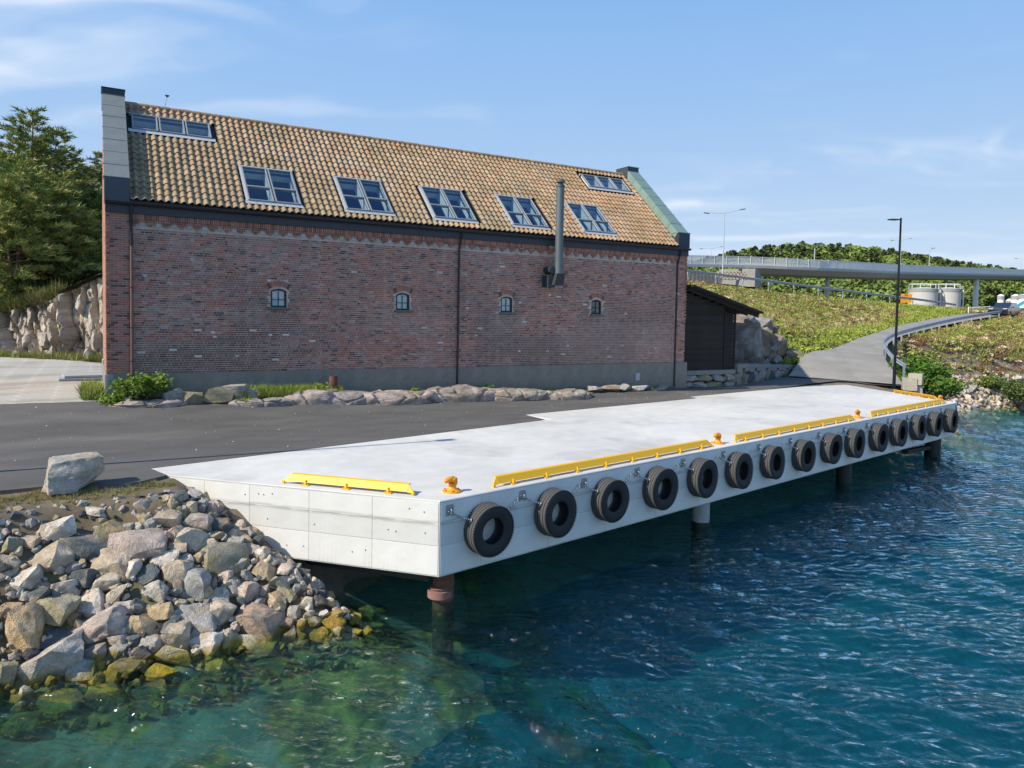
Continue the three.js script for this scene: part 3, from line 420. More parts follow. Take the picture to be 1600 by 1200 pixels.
// ================================================================ WAREHOUSE
const BL = 24.83, YP = 1.383, YF = 6.584, YE = 7.02, YR = 11.14, RD = 4.356;           // length, top of plinth, foot of fascia, eaves, ridge, half depth
const house = thing('brick_warehouse', 'long old brick warehouse with a tiled roof and roof windows', 'warehouse', [0, 0, 0]);
const WIN = [5.39, 10.11, 14.77, 19.46], WW = 0.56, WY0 = 3.66, WY1 = 4.24;
{
  const r = rngOf(2024);
  const mortarMat = std([0.60, 0.485, 0.41], 1, { map: rep(T.rock, 0.8), bumpMap: rep(T.grain, 3), bumpScale: 0.008 });
  const brickMat = std([1, 1, 1], 0.92, { bumpMap: rep(T.grain, 4), bumpScale: 0.003 });
  const plinthMat = std([0.27, 0.258, 0.225], 0.95, { map: rep(T.concrete, 0.6), bumpMap: rep(T.rock, 1), bumpScale: 0.012 });
  // ---- front wall with four small openings
  const s = new THREE.Shape([[0, YP], [BL, YP], [BL, YF + 0.35], [0, YF + 0.35]].map((p) => new THREE.Vector2(...p)));
  for (const x of WIN) { const h = new THREE.Path(); h.moveTo(x - WW / 2, WY0); h.lineTo(x + WW / 2, WY0); h.lineTo(x + WW / 2, WY1); h.quadraticCurveTo(x, WY1 + 0.17, x - WW / 2, WY1); h.lineTo(x - WW / 2, WY0); s.holes.push(h); }
  const wallG = new THREE.ExtrudeGeometry(s, { depth: 0.42, bevelEnabled: false, curveSegments: 8 }).translate(0, 0, -0.426);
  const front = part(house, 'front_wall', metric(wallG), mortarMat);
  // ---- bricks, each its own block standing a few millimetres proud of the mortar
  const patch = (x, y, seed) => {
    const a = fbm2(x * 0.35 + seed, y * 0.6, 4, 101), b = fbm2(x * 0.9, y * 0.9 + seed, 4, 105), k = r();
    let c = k < 0.40 ? [0.350, 0.155, 0.115] : k < 0.64 ? [0.30, 0.175, 0.150] : k < 0.78 ? [0.42, 0.20, 0.14] : k < 0.89 ? [0.110, 0.072, 0.070] : [0.37, 0.28, 0.245];
    const soot = sstep(0.40, 0.60, a) * sstep(5.4, 2.8, y);                            // the black-blue weathered patches low on the wall
    c = mixc(c, [0.125, 0.098, 0.095], soot * 0.72);
    const pale = sstep(0.55, 0.72, b) * 0.38; c = mixc(c, [0.42, 0.34, 0.32], pale * (0.4 + 0.6 * r()));
    if (r() < 0.003 + 0.010 * soot) c = [0.60, 0.58, 0.58];                             // spots of salt and lime
    if (x > 17 && y < 3.3 && y > 1.4) c = mixc(c, [0.40, 0.28, 0.25], 0.35 * sstep(17, 19, x));
    return mulc([c[0] * 1.10, c[1], c[2] * 0.96], 0.70 + 0.36 * r());
  };
  const inOpening = (x0, x1, y0, y1) => WIN.some((c) => x1 > c - WW / 2 - 0.005 && x0 < c + WW / 2 + 0.005 && y1 > WY0 - 0.01 && y0 < WY1 + 0.02) || WIN.some((c) => { const m = (x0 + x1) / 2 - c, y = (y0 + y1) / 2; return y > WY1 - 0.02 && y < WY1 + 0.41 - 0.9 * m * m && Math.abs(m) < 0.38 + (y - WY1) * 0.25; });
  const unit = new THREE.BoxGeometry(1, 1, 1), bricks = [];
  const course = 0.0742, rows = Math.floor((6.17 - YP) / course);
  for (let j = 0; j < rows; j++) {
    let x = 0.70 - (j % 2 ? 0.172 : 0) - (j % 4 > 1 ? 0.06 : 0), k = j; const y0 = YP + 0.008 + j * course, y1 = y0 + course - 0.0195;
    while (x < 24.1) {
      const len = k % 2 ? 0.220 : 0.104, a = Math.max(x, 0.67), b = Math.min(x + len, 24.12); x += len + 0.017; k++;
      if (b - a < 0.05 || inOpening(a, b, y0, y1)) continue;
      bricks.push({ x: (a + b) / 2, y: (y0 + y1) / 2, z: -0.0485 + (r() - 0.5) * 0.006, l: b - a, h: y1 - y0, tz: (r() - 0.5) * 0.012 });
    }
  }
  for (const [x0, x1] of [[0.0, 0.665], [24.125, BL]]) for (let j = 0; j < Math.floor((YF - YP) / course); j++) {      // corner piers stand forward of the wall
    const y = YP + 0.008 + j * course, cut = j % 2 ? [0, 0.36, 0.70, 1] : [0, 0.18, 0.52, 0.86, 1];
    for (let i = 0; i + 1 < cut.length; i++) bricks.push({ x: lerp(x0, x1, (cut[i] + cut[i + 1]) / 2), y: y + 0.031, z: 0.014 + (r() - 0.5) * 0.004, l: (x1 - x0) * (cut[i + 1] - cut[i]) - 0.012, h: 0.062, tz: 0, pier: 1 });
  }
  const place = (b) => mat4(b.x, b.y, b.z, 0, b.tz, 0, b.l, b.h, 0.1);
  const order = bricks.map((b) => [b, Math.hypot(b.x - EYE.x, b.z - EYE.z)]).sort((p, q) => p[1] - q[1]).map((p) => p[0]);
  const tones = [...Array(14)].map(() => std(patch(0.6, 5.5, 3), 0.92, { bumpMap: rep(T.grain, 4), bumpScale: 0.003 }));
  order.slice(0, 300).forEach((b) => { const m = part(front, 'brick', unit, tones[Math.floor(r() * 14)]); m.applyMatrix4(place(b)); });
  copies(front, 'bricks', unit, brickMat, order.slice(300).map((b) => ({ m: place(b), c: b.pier ? mulc(patch(b.x, 6, 9), 1.05) : patch(b.x, b.y, 0) })));
  part(house, 'corner_pier', metric(join([box(0.655, YF - YP, 0.06, 0.3325, (YP + YF) / 2, 0.026), box(0.695, YF - YP, 0.06, 24.4775, (YP + YF) / 2, 0.026)])), mortarMat);
  // ---- brick cornice: an upright course over stepped dentils
  const cor = []; const red = () => mulc([0.34, 0.165, 0.12], 0.6 + 0.7 * r());
  for (let x = 0.70; x < 24.1; x += 0.0715) cor.push({ m: mat4(x, YF - 0.085, 0.012, 0, 0, 0, 0.058, 0.17, 0.14), c: red() });
  for (let x = 0.70, i = 0; x < 24.1; x += 0.236, i++) {
    cor.push({ m: mat4(x + 0.11, YF - 0.208, 0.0, 0, 0, 0, 0.222, 0.058, 0.12), c: red() });
    if (i % 2 === 0) cor.push({ m: mat4(x + 0.11, YF - 0.280, -0.008, 0, 0, 0, 0.222, 0.060, 0.12), c: red() }, { m: mat4(x + 0.11, YF - 0.352, -0.016, 0, 0, 0, 0.105, 0.060, 0.12), c: red() });
    else cor.push({ m: mat4(x + 0.11, YF - 0.30, -0.03, 0, 0, 0, 0.14, 0.12, 0.1), c: mulc([0.40, 0.40, 0.39], 0.8 + 0.3 * r()) });
  }
  copies(house, 'cornice', unit, brickMat, cor);
  // ---- windows
  const frameMat = std([0.016, 0.017, 0.018], 0.5), glassMat = new THREE.MeshPhysicalMaterial({ color: col(0.85, 0.9, 0.92), roughness: 0.02, transmission: 1, thickness: 0, ior: 1.52 });
  const arch = (w, y0, y1, rise) => { const p = [[-w / 2, y0], [w / 2, y0], [w / 2, y1]]; for (let i = 1; i < 8; i++) { const t = i / 8; p.push([w / 2 - w * t, y1 + rise * 4 * t * (1 - t)]); } p.push([-w / 2, y1]); return p; };
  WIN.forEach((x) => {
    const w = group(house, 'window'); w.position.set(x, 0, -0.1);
    const o = new THREE.Shape(arch(WW - 0.004, WY0 + 0.002, WY1, 0.08).map((p) => new THREE.Vector2(...p))), h = new THREE.Path(arch(WW - 0.13, WY0 + 0.06, WY1 - 0.02, 0.045).reverse().map((p) => new THREE.Vector2(...p))); o.holes.push(h);
    part(w, 'frame', new THREE.ExtrudeGeometry(o, { depth: 0.06, bevelEnabled: false }), frameMat);
    part(w, 'glazing_bar', join([box(0.025, WY1 - WY0 - 0.02, 0.04, 0, (WY0 + WY1) / 2, 0.03), box(WW - 0.12, 0.022, 0.036, 0, (WY0 + WY1) / 2 - 0.01, 0.03)]), frameMat);
    for (const [sx, sy] of [[-1, 1], [1, 1], [-1, -1], [1, -1]]) part(w, 'pane', box((WW - 0.14) / 2, (WY1 - WY0) / 2 - 0.03, 0.004, sx * (WW - 0.10) / 4, (WY0 + WY1) / 2 + sy * 0.14, 0.02, (r() - 0.5) * 0.015, (r() - 0.5) * 0.02), glassMat);
    part(w, 'sill', rbox(WW + 0.2, 0.07, 0.2, 0.01, 0.03, WY0 - 0.04, 0.11), std([0.10, 0.125, 0.12], 0.6));
    part(w, 'pane_backing', box(WW + 0.1, WY1 - WY0 + 0.3, 0.02, 0, (WY0 + WY1) / 2, -0.03), x < 18 ? std([0.70, 0.78, 0.80], 0.9) : std([0.07, 0.09, 0.08], 1));  // added panel behind the glass; its tone stands in for the sky reflection
    for (let i = 0; i < 13; i++) { const a = lerp(-0.62, 0.62, i / 12), R = 0.78; part(w, 'arch_brick', unit, tones[i % 14]).applyMatrix4(mat4(Math.sin(a) * R * 0.86, WY1 - 0.50 + Math.cos(a) * R, 0.072, 0, 0, -a, 0.06, 0.2, 0.1)); }
  });
  // ---- plinth
  part(house, 'plinth', metric(join([rbox(BL + 0.1, 1.25, 0.5, 0.02, BL / 2, YP - 0.625, -0.19), rbox(0.10, 1.25, 8.7, 0.02, -0.01, YP - 0.63, -4.4), rbox(0.72, 1.27, 0.2, 0.02, 24.55, YP - 0.615, 0.10)])), plinthMat);
  part(house, 'plinth_corner', metric(rbox(0.2, 1.0, 0.03, 0.008, 0.10, YP - 0.51, 0.07)), std([0.24, 0.29, 0.31], 0.8));
  // ---- gable walls, back wall, floor and attic floor
  const gable = [[0.02, YP], [-8.7, YP], [-8.7, YE], [-RD, YR], [0.02, YE]];
  for (const x of [0.2, BL - 0.2]) part(house, 'gable_wall', metric(prism(gable.map(([a, b]) => [-a, b]), 0.38).rotateY(Math.PI / 2).translate(x, 0, 0)), mortarMat);
  const gb = [];
  for (let j = 0; j * course < YR - YP - 0.2; j++) { const y = YP + 0.04 + j * course, half = y < YE ? 4.34 : RD * (YR - y) / (YR - YE); for (let z = -RD - half + (j % 2 ? 0 : 0.12); z < -RD + half - 0.1; z += 0.238) for (const [x, sgn] of [[0.0, 1], [BL, -1]]) if (sgn > 0 || y > 3.5) gb.push({ m: mat4(x + sgn * 0.035, y, z + 0.11, 0, Math.PI / 2, 0, 0.225, 0.062, 0.1), c: mulc([0.42, 0.20, 0.14], 0.6 + 0.7 * r()) }); }
  copies(house, 'gable_bricks', unit, brickMat, gb);
  part(house, 'back_wall', metric(box(BL - 0.8, YE - YP, 0.4, BL / 2, (YP + YE) / 2, -8.5)), mortarMat);
  part(house, 'attic_floor', metric(box(BL - 0.8, 0.2, 8.0, BL / 2, YF + 0.05, -4.45)), std([0.30, 0.24, 0.17], 0.8));
  part(house, 'ground_floor', box(BL - 0.8, 0.2, 8.0, BL / 2, YP - 0.1, -4.45), std([0.2, 0.2, 0.2], 0.9));

  // ================ roof
  const ang = Math.atan2(YR - YE, RD + 0.15), len = Math.hypot(YR - YE, RD + 0.15);
  const tilt = (g) => { g.position.set(0, YE, 0.15); g.rotation.x = -(Math.PI / 2 - ang); return g; };                   // x along the eaves, y up the slope, z out of the roof
  const LIGHTS = [[4.37, 6.20, 0.44, 2.57], [7.89, 9.74, 0.44, 2.57], [11.48, 13.35, 0.44, 2.57], [15.09, 16.88, 0.44, 2.57], [18.79, 20.58, 0.44, 2.57]], TRI = [[0.86, 3.57, 4.27, 5.30], [21.08, 23.74, 4.36, 5.42]];
  const roof = tilt(group(house, 'roof'));
  const ds = new THREE.Shape([[0.3, -0.02], [BL - 0.3, -0.02], [BL - 0.3, len], [0.3, len]].map((p) => new THREE.Vector2(...p)));
  for (const [x0, x1, s0, s1] of [...LIGHTS, ...TRI]) ds.holes.push(new THREE.Path([[x0 + 0.05, s0 + 0.05], [x0 + 0.05, s1 - 0.05], [x1 - 0.05, s1 - 0.05], [x1 - 0.05, s0 + 0.05]].map((p) => new THREE.Vector2(...p))));
  part(roof, 'deck', new THREE.ExtrudeGeometry(ds, { depth: 0.1, bevelEnabled: false }).translate(0, 0, -0.13), std([0.05, 0.045, 0.04], 1));
  // pantiles: an S across, the lower end lifted over the tile below
  const TW = 0.2345, TL = 0.338, prof = [0, 0.08, 0.18, 0.3, 0.42, 0.55, 0.68, 0.80, 0.90, 1.0].map((t) => [t * (TW + 0.02), t < 0.42 ? 0.012 - 0.026 * Math.sin(t / 0.42 * Math.PI) : 0.012 + 0.060 * Math.sin((t - 0.42) / 0.58 * Math.PI) * (1 - 0.15 * t)]);
  const tileG = (() => {
    const pos = [], idx = [], n = prof.length, LL = TL + 0.05, rowsY = [0, LL * 0.5, LL];
    for (const y of rowsY) for (const [x, h] of prof) pos.push(x, y, h + 0.042 * (1 - y / LL));
    for (const [x, h] of prof) pos.push(x, 0, h + 0.042 - 0.024);
    for (let j = 0; j < 2; j++) for (let i = 0; i + 1 < n; i++) { const a = j * n + i, b = a + n; idx.push(a, a + 1, b, a + 1, b + 1, b); }
    for (let i = 0; i + 1 < n; i++) { const a = 3 * n + i; idx.push(a, a + 1, i, a + 1, i + 1, i); }
    const g = new THREE.BufferGeometry(); g.setAttribute('position', new THREE.Float32BufferAttribute(pos, 3)); g.setIndex(idx); const q = toCreasedNormals(g, 0.9); q.setAttribute('uv', new THREE.Float32BufferAttribute(new Float32Array(q.attributes.position.count * 2), 2)); return metric(q);
  })();
  const tileColor = (x, s) => {
    const k = r(), lich = fbm2(x * 0.5, s * 0.7, 4, 120), grey = fbm2(x * 1.4, s * 1.4, 3, 124);
    let c = k < 0.5 ? [0.50, 0.355, 0.215] : k < 0.80 ? [0.53, 0.395, 0.25] : k < 0.90 ? [0.52, 0.31, 0.18] : [0.43, 0.34, 0.22];
    c = mixc(c, [0.28, 0.24, 0.13], sstep(0.50, 0.70, lich) * 0.55); c = mixc(c, [0.47, 0.43, 0.36], sstep(0.55, 0.75, grey) * 0.35);
    const fresh = Math.max(sstep(5.5, 5.9, s), 0.45 * sstep(14, 24, x)); c = mixc(c, [0.56, 0.27, 0.14], fresh * (0.3 + 0.4 * r()));
    return mulc([c[0] * 0.98, c[1] * 0.93, c[2] * 0.88], 0.62 + 0.20 * r());
  };
  const tiles = [], covered = (x, y) => [...LIGHTS, ...TRI].some(([a, b, c, d]) => x + TW > a - 0.02 && x < b + 0.02 && y + TL > c - 0.1 && y < d - 0.02);
  for (let j = 0; j < 18; j++) for (let i = 0; i < 100; i++) { const x = 0.70 + i * TW + (r() - 0.5) * 0.006, y = j * TL - 0.02; if (x + TW > 24.22 || covered(x, y)) continue; tiles.push({ x, y, z: (r() - 0.5) * 0.008 + 0.015, rz: (r() - 0.5) * 0.02 + 0.012 * Math.sin(j * 1.7 + i * 0.4), k: Math.hypot(x - EYE.x, 20 + y * 0.7) }); }
  const tileMat = std([1, 1, 1], 0.9, { bumpMap: rep(T.grain, 4), bumpScale: 0.004 }), tileTones = [...Array(16)].map(() => std(tileColor(3, 2), 0.9, { bumpMap: rep(T.grain, 4), bumpScale: 0.004 }));
  tiles.sort((a, b) => a.k - b.k);
  const tm = (t) => mat4(t.x, t.y, t.z, (r() - 0.5) * 0.02, 0, t.rz);
  tiles.slice(0, 300).forEach((t) => part(roof, 'roof_tile', tileG, tileTones[Math.floor(r() * 16)]).applyMatrix4(tm(t)));
  copies(roof, 'roof_tiles', tileG, tileMat, tiles.slice(300).map((t) => ({ m: tm(t), c: tileColor(t.x, t.y) })));
  const ridgeG = new THREE.CylinderGeometry(0.11, 0.125, 0.40, 14).rotateZ(Math.PI / 2);
  for (let i = 0; i < 64; i++) { const m = part(roof, 'ridge_tile', ridgeG, tileTones[i % 16]); m.position.set(0.9 + i * 0.366, len - 0.02, 0.005); }
  part(house, 'back_slope', new THREE.BoxGeometry(BL - 0.6, len, 0.12).applyMatrix4(mat4(BL / 2, (YE + YR) / 2, -RD - (RD + 0.15) / 2, Math.PI / 2 - ang, 0, 0)), std([0.40, 0.20, 0.11], 0.9));
  part(house, 'antenna', join([sweep([new THREE.Vector3(2.0, 11.0, -RD), new THREE.Vector3(2.13, 11.62, -RD)], [0.014, 0.012], 6), cyl(0.02, 0.09, 0.07, 2.14, 11.66, -RD, 10)]), std([0.10, 0.13, 0.17], 0.5, { metalness: 0.5 }));

  // ---- roof windows
  const alu = std([0.27, 0.285, 0.29], 0.45, { metalness: 0.2 }), lining = std([0.90, 0.86, 0.62], 0.8), roofGlass = new THREE.MeshPhysicalMaterial({ color: col(0.72, 0.80, 0.90), roughness: 0.01, transmission: 1, thickness: 0, ior: 1.55 });
  const skylight = (x0, x1, s0, s1, split, first) => {
    const w = x1 - x0, h = s1 - s0, g = group(house, 'roof_window'); g.rotation.x = -(Math.PI / 2 - ang); g.position.set(x0, YE + Math.sin(ang) * s0, 0.15 - Math.cos(ang) * s0);
    const t = 0.055, bars = [rbox(t, h, 0.11, 0.012, t / 2, h / 2, 0.08), rbox(t, h, 0.11, 0.012, w - t / 2, h / 2, 0.08), rbox(w, t, 0.112, 0.012, w / 2, h - t / 2, 0.08), rbox(w, t, 0.108, 0.012, w / 2, t / 2, 0.08)];
    if (split) bars.push(rbox(w - 2 * t, 0.075, 0.115, 0.012, w / 2, split, 0.085), rbox(w - 2 * t, 0.02, 0.05, 0.004, w / 2, split + 0.05, 0.06));
    part(g, 'frame', join(bars), alu);
    const cuts = split ? [[t, split - 0.04], [split + 0.04, h - t]] : [[t, h - t]];
    for (const [a, b] of cuts) part(g, 'pane', box(w - 2 * t + 0.01, b - a + 0.01, 0.006, w / 2, (a + b) / 2, 0.095, 0, 0, 0), roofGlass);
    part(g, 'reveal', join([box(0.02, h - 0.06, 0.42, t * 0.6, h / 2, -0.17), box(0.02, h - 0.06, 0.42, w - t * 0.6, h / 2, -0.17), box(w - 0.06, 0.02, 0.42, w / 2, t * 0.6, -0.17), box(w - 0.06, 0.02, 0.42, w / 2, h - t * 0.6, -0.17)]), lining);
    if (first) part(g, 'flashing', join([box(w * 2 + 0.2, 0.16, 0.012, w, -0.07, 0.075, 0.08), box(w * 2 + 0.16, 0.07, 0.10, w, h + 0.03, 0.06), box(0.06, h, 0.09, -0.035, h / 2, 0.055), box(0.06, h, 0.09, w * 2 + 0.035, h / 2, 0.055)]), std([0.60, 0.60, 0.59], 0.45, { metalness: 0.3 }));
  };
  for (const [x0, x1, s0, s1] of LIGHTS) { const w = (x1 - x0) / 2; skylight(x0, x0 + w - 0.02, s0, s1, 0.86, true); skylight(x0 + w + 0.02, x1, s0, s1, 0.86); }
  for (const [x0, x1, s0, s1] of TRI) { const w = (x1 - x0) / 3; for (let i = 0; i < 3; i++) skylight(x0 + i * w + 0.02, x0 + (i + 1) * w - 0.02, s0, s1, 0); }
  const fl = part(roof, 'flashing', join(TRI.map(([x0, x1, s0, s1]) => join([box(x1 - x0 + 0.2, 0.18, 0.012, (x0 + x1) / 2, s0 - 0.08, 0.075, 0.08), box(x1 - x0 + 0.1, 0.06, 0.1, (x0 + x1) / 2, s1 + 0.03, 0.05)]))), std([0.60, 0.60, 0.59], 0.45, { metalness: 0.3 })); void fl;

  // ---- parapets over the gables, clad in sheet metal
  const zinc = std([0.245, 0.268, 0.25], 0.55, { metalness: 0.25, map: rep(T.streak, 1), bumpMap: rep(T.grain, 1), bumpScale: 0.003 }), verdi = std([0.235, 0.34, 0.29], 0.6, { metalness: 0.15, map: rep(T.streak, 1), bumpMap: rep(T.grain, 1), bumpScale: 0.003 }), blueGrey = std([0.045, 0.055, 0.085], 0.5, { metalness: 0.3, map: rep(T.streak, 1) });
  const PW = 0.70, rise = 0.44;
  [[-0.03, zinc, 1], [BL - PW + 0.04, verdi, -1]].forEach(([x, m, side]) => {
    const p = tilt(group(house, 'parapet')), inner = side > 0 ? x + PW : x;
    part(p, 'core', metric(box(PW - 0.03, 5.40, rise + 0.28, x + PW / 2, 3.2, (rise - 0.28) / 2 - 0.01)), side > 0 ? zinc : std([0.25, 0.27, 0.24], 0.6, { map: rep(T.streak, 1) }));
    const nP = 7; for (let i = 0; i < nP; i++) { const L = 5.3 / nP; part(p, 'cap_panel', metric(rbox(PW + 0.03, L - 0.012, 0.03, 0.006, x + PW / 2, 0.5 + L * (i + 0.5), rise + (i % 2) * 0.004)), m); part(p, 'side_panel', metric(rbox(0.02, L - 0.012, 0.30, 0.004, inner + side * 0.006, 0.5 + L * (i + 0.5), rise - 0.16)), m); }
    for (let i = 0; i <= nP; i++) part(p, 'seam', rbox(PW + 0.06, 0.02, 0.05, 0.004, x + PW / 2, 0.5 + 5.3 / nP * i, rise + 0.004), m);
    const k = group(house, 'kneeler'); part(k, 'block', metric(rbox(PW + 0.02, 0.80, 0.5, 0.012, x + PW / 2, 7.28, -0.08)), side > 0 ? std([0.075, 0.085, 0.105], 0.5, { metalness: 0.3, map: rep(T.streak, 1) }) : blueGrey);
    part(k, 'lid', metric(rbox(PW + 0.08, 0.03, 0.55, 0.006, x + PW / 2, 7.70, -0.1)), m);
    const t = group(house, 'ridge_box'); part(t, 'box', metric(rbox(PW + 0.04, 0.62, 1.0, 0.012, x + PW / 2, 11.20, -RD)), side > 0 ? blueGrey : std([0.055, 0.065, 0.08], 0.5, { metalness: 0.3 }));
    part(t, 'lid', rbox(PW + 0.08, 0.03, 1.05, 0.006, x + PW / 2, 11.523, -RD), side > 0 ? blueGrey : m);
  });
  // ---- eaves: fascia, gutter with brackets, downpipes
  const fascia = std([0.055, 0.055, 0.068], 0.55, { metalness: 0.2, map: rep(T.streak, 0.7) }), dark = std([0.030, 0.030, 0.036], 0.5, { metalness: 0.3 });
  part(house, 'fascia', metric(rbox(BL + 0.04, 0.32, 0.14, 0.008, BL / 2, YF + 0.165, 0.07)), fascia);
  part(house, 'gutter', sheet(2, 10, (u, v) => { const a = Math.PI * (1 + v); return [lerp(-0.01, BL + 0.03, u), YF + 0.345 + 0.085 * Math.sin(a), 0.235 + 0.085 * Math.cos(a)]; }), std([0.030, 0.030, 0.036], 0.5, { metalness: 0.3, side: THREE.DoubleSide }));
  part(house, 'gutter_lip', join([cyl(0.014, 0.014, BL + 0.02, BL / 2, YF + 0.345, 0.32, 8, 0, 0, Math.PI / 2)]), dark);
  for (let i = 0; i < 36; i++) part(house, 'gutter_bracket', unit, galvMat).applyMatrix4(mat4(0.5 + i * 0.69, YF + 0.362, 0.235, 0, 0, 0, 0.022, 0.008, 0.19));
  const pipe = (x, low, m, sw) => { const g = group(house, 'downpipe'), V = (a, b, c) => new THREE.Vector3(a, b, c); part(g, 'pipe', sweep([V(x + sw, YF + 0.30, 0.22), V(x + sw, YF + 0.12, 0.2), V(x + sw * 0.6, YF - 0.05, 0.15), V(x, YF - 0.35, 0.10), V(x, YF - 0.6, 0.09), V(x, low + 0.25, 0.09), V(x, low, 0.10)], Array(7).fill(0.042), 12), m); for (const y of [5.6, 4.2, 2.9, 1.8]) part(g, 'pipe_clip', join([cyl(0.052, 0.052, 0.035, x, y, 0.09, 12), box(0.03, 0.03, 0.09, x, y, 0.03)]), m); return g; };
  const lp = pipe(0.72, 0.75, dark, 0); part(lp, 'lower_pipe', cyl(0.047, 0.047, 4.2, 0.72, 3.45, 0.09, 12), std([0.20, 0.10, 0.08], 0.6)); pipe(12.47, 0.5, dark, 0.08); pipe(24.2, 0.25, dark, 0.10);
  // ---- flue
  const fm = std([0.135, 0.17, 0.185], 0.5, { metalness: 0.35, map: rep(T.streak, 1) }), fz = 0.50, f = group(house, 'flue');
  part(f, 'pipe', join([cyl(0.175, 0.175, 3.75, 17.03, 7.22, fz, 24)]), fm);
  part(f, 'cowl', join([cyl(0.20, 0.20, 0.07, 17.03, 9.10, fz, 24), cyl(0.12, 0.12, 0.2, 17.03, 9.2, fz, 16), cyl(0.2, 0.16, 0.06, 17.03, 9.30, fz, 24), cyl(0.16, 0.04, 0.1, 17.03, 9.38, fz, 24)]), std([0.10, 0.11, 0.11], 0.6, { metalness: 0.4 }));
  part(f, 'elbow', metric(prism([[-0.2, 0.18], [0.2, 0.18], [0.13, -0.30], [-0.34, -0.30]], 0.36, 0.01).translate(17.04, 5.18, fz)), std([0.045, 0.045, 0.045], 0.6, { metalness: 0.3 }));
  part(f, 'duct', join([box(0.34, 0.50, 0.5, 16.68, 5.02, 0.24), cyl(0.16, 0.16, 0.5, 16.72, 5.52, 0.25, 18, Math.PI / 2)]), std([0.030, 0.045, 0.055], 0.5));
  part(f, 'bracket', join([box(0.30, 0.02, 0.03, 16.76, 6.50, fz - 0.1), box(0.02, 0.02, 0.5, 16.66, 6.5, 0.25), box(0.2, 0.02, 0.03, 16.8, 5.92, fz - 0.1)]), galvMat);
  part(f, 'stay', join([sweep([new THREE.Vector3(17.03, 8.0, fz), new THREE.Vector3(16.2, 7.75, -0.45)], [0.012, 0.012], 6), sweep([new THREE.Vector3(17.03, 8.0, fz), new THREE.Vector3(17.8, 7.8, -0.5)], [0.012, 0.012], 6)]), dark);
  part(house, 'notice_plate', rbox(0.26, 0.36, 0.02, 0.006, 21.9, 0.75, 0.09), std([0.40, 0.42, 0.44], 0.6));
  part(house, 'socket_box', rbox(0.06, 0.16, 0.12, 0.01, -0.09, 1.75, -0.6), std([0.7, 0.7, 0.68], 0.6));
}

// ================================================================ ROCKS
const rockMat = std([1, 1, 1], 0.95, { vertexColors: true, map: rep(T.rock, 0.9), bumpMap: rep(T.rock, 1.6), bumpScale: 0.06 });
const STONE = { tan: [0.53, 0.445, 0.335], beige: [0.58, 0.505, 0.405], pink: [0.55, 0.445, 0.385], white: [0.64, 0.585, 0.515], grey: [0.44, 0.415, 0.38], bluegrey: [0.36, 0.36, 0.345], purple: [0.39, 0.345, 0.325], slate: [0.105, 0.125, 0.135], dark: [0.075, 0.075, 0.075], orange: [0.50, 0.385, 0.245], olive: [0.365, 0.329, 0.206], brown: [0.42, 0.315, 0.235], ochre: [0.34, 0.22, 0.035] };
const TELL = { tan: 'tan', beige: 'beige', pink: 'pinkish', white: 'whitish', grey: 'grey', bluegrey: 'blue grey', purple: 'purplish grey', slate: 'dark slate', dark: 'blackish', orange: 'rust stained tan', olive: 'olive grey', brown: 'brown', ochre: 'ochre weed covered' };
function stone(seed, size, turn, where, colour, o = {}) {                                // geometry already turned, around its own centre
  const g = rockShape(seed, o.cuts ?? 11, o.detail ?? 2, o.rough ?? 0.11); g.scale(size[0], size[1], size[2]); g.applyQuaternion(turn);
  const q = metric(toCreasedNormals(g, 0.6)), base = STONE[colour], r = rngOf(seed + 7), second = mixc(base, [[0.50, 0.40, 0.30], [0.22, 0.22, 0.22], [0.47, 0.30, 0.13]][Math.floor(r() * 3)], 0.55), k = 2 + 2 * r(), off = r() * 40;
  return paint(q, (x, y, z) => {
    const n = fbm3(x * k + off, y * k * 1.6, z * k, 3, 3), n2 = noise3(x * 9 + off, y * 9, z * 9, 8); let c = mixc(base, second, sstep(0.50, 0.68, n)); c = mulc([c[0] * 1.04, c[1], c[2] * 0.95], 1.0 + 0.52 * n2 * (0.6 + 0.8 * n));
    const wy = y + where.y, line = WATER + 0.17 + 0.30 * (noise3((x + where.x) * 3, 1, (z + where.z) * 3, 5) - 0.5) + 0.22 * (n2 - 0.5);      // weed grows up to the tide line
    if (wy < line && !o.dry) { const w = fbm3((x + where.x) * 4, wy * 4, (z + where.z) * 4, 3, 9); const underwater = wy < WATER - 0.05; c = mixc(mixc(underwater ? [0.045, 0.05, 0.014] : [0.14, 0.13, 0.014], underwater ? [0.20, 0.155, 0.02] : [0.40, 0.30, 0.012], sstep(0.36, 0.62, w)), c, wy < line - 0.08 ? 0.10 : 0.45); }  // weed below the surface coloured darker, standing in for dimming by the water
    return c;
  });
}
const rollQ = (roll, r) => { const m = new THREE.Matrix4().makeBasis(RT, UPV, FW.clone().negate()); return new THREE.Quaternion().setFromRotationMatrix(m).multiply(new THREE.Quaternion().setFromEuler(new THREE.Euler((r() - 0.5) * 0.5, (r() - 0.5) * 0.7, -roll * Math.PI / 180))); };
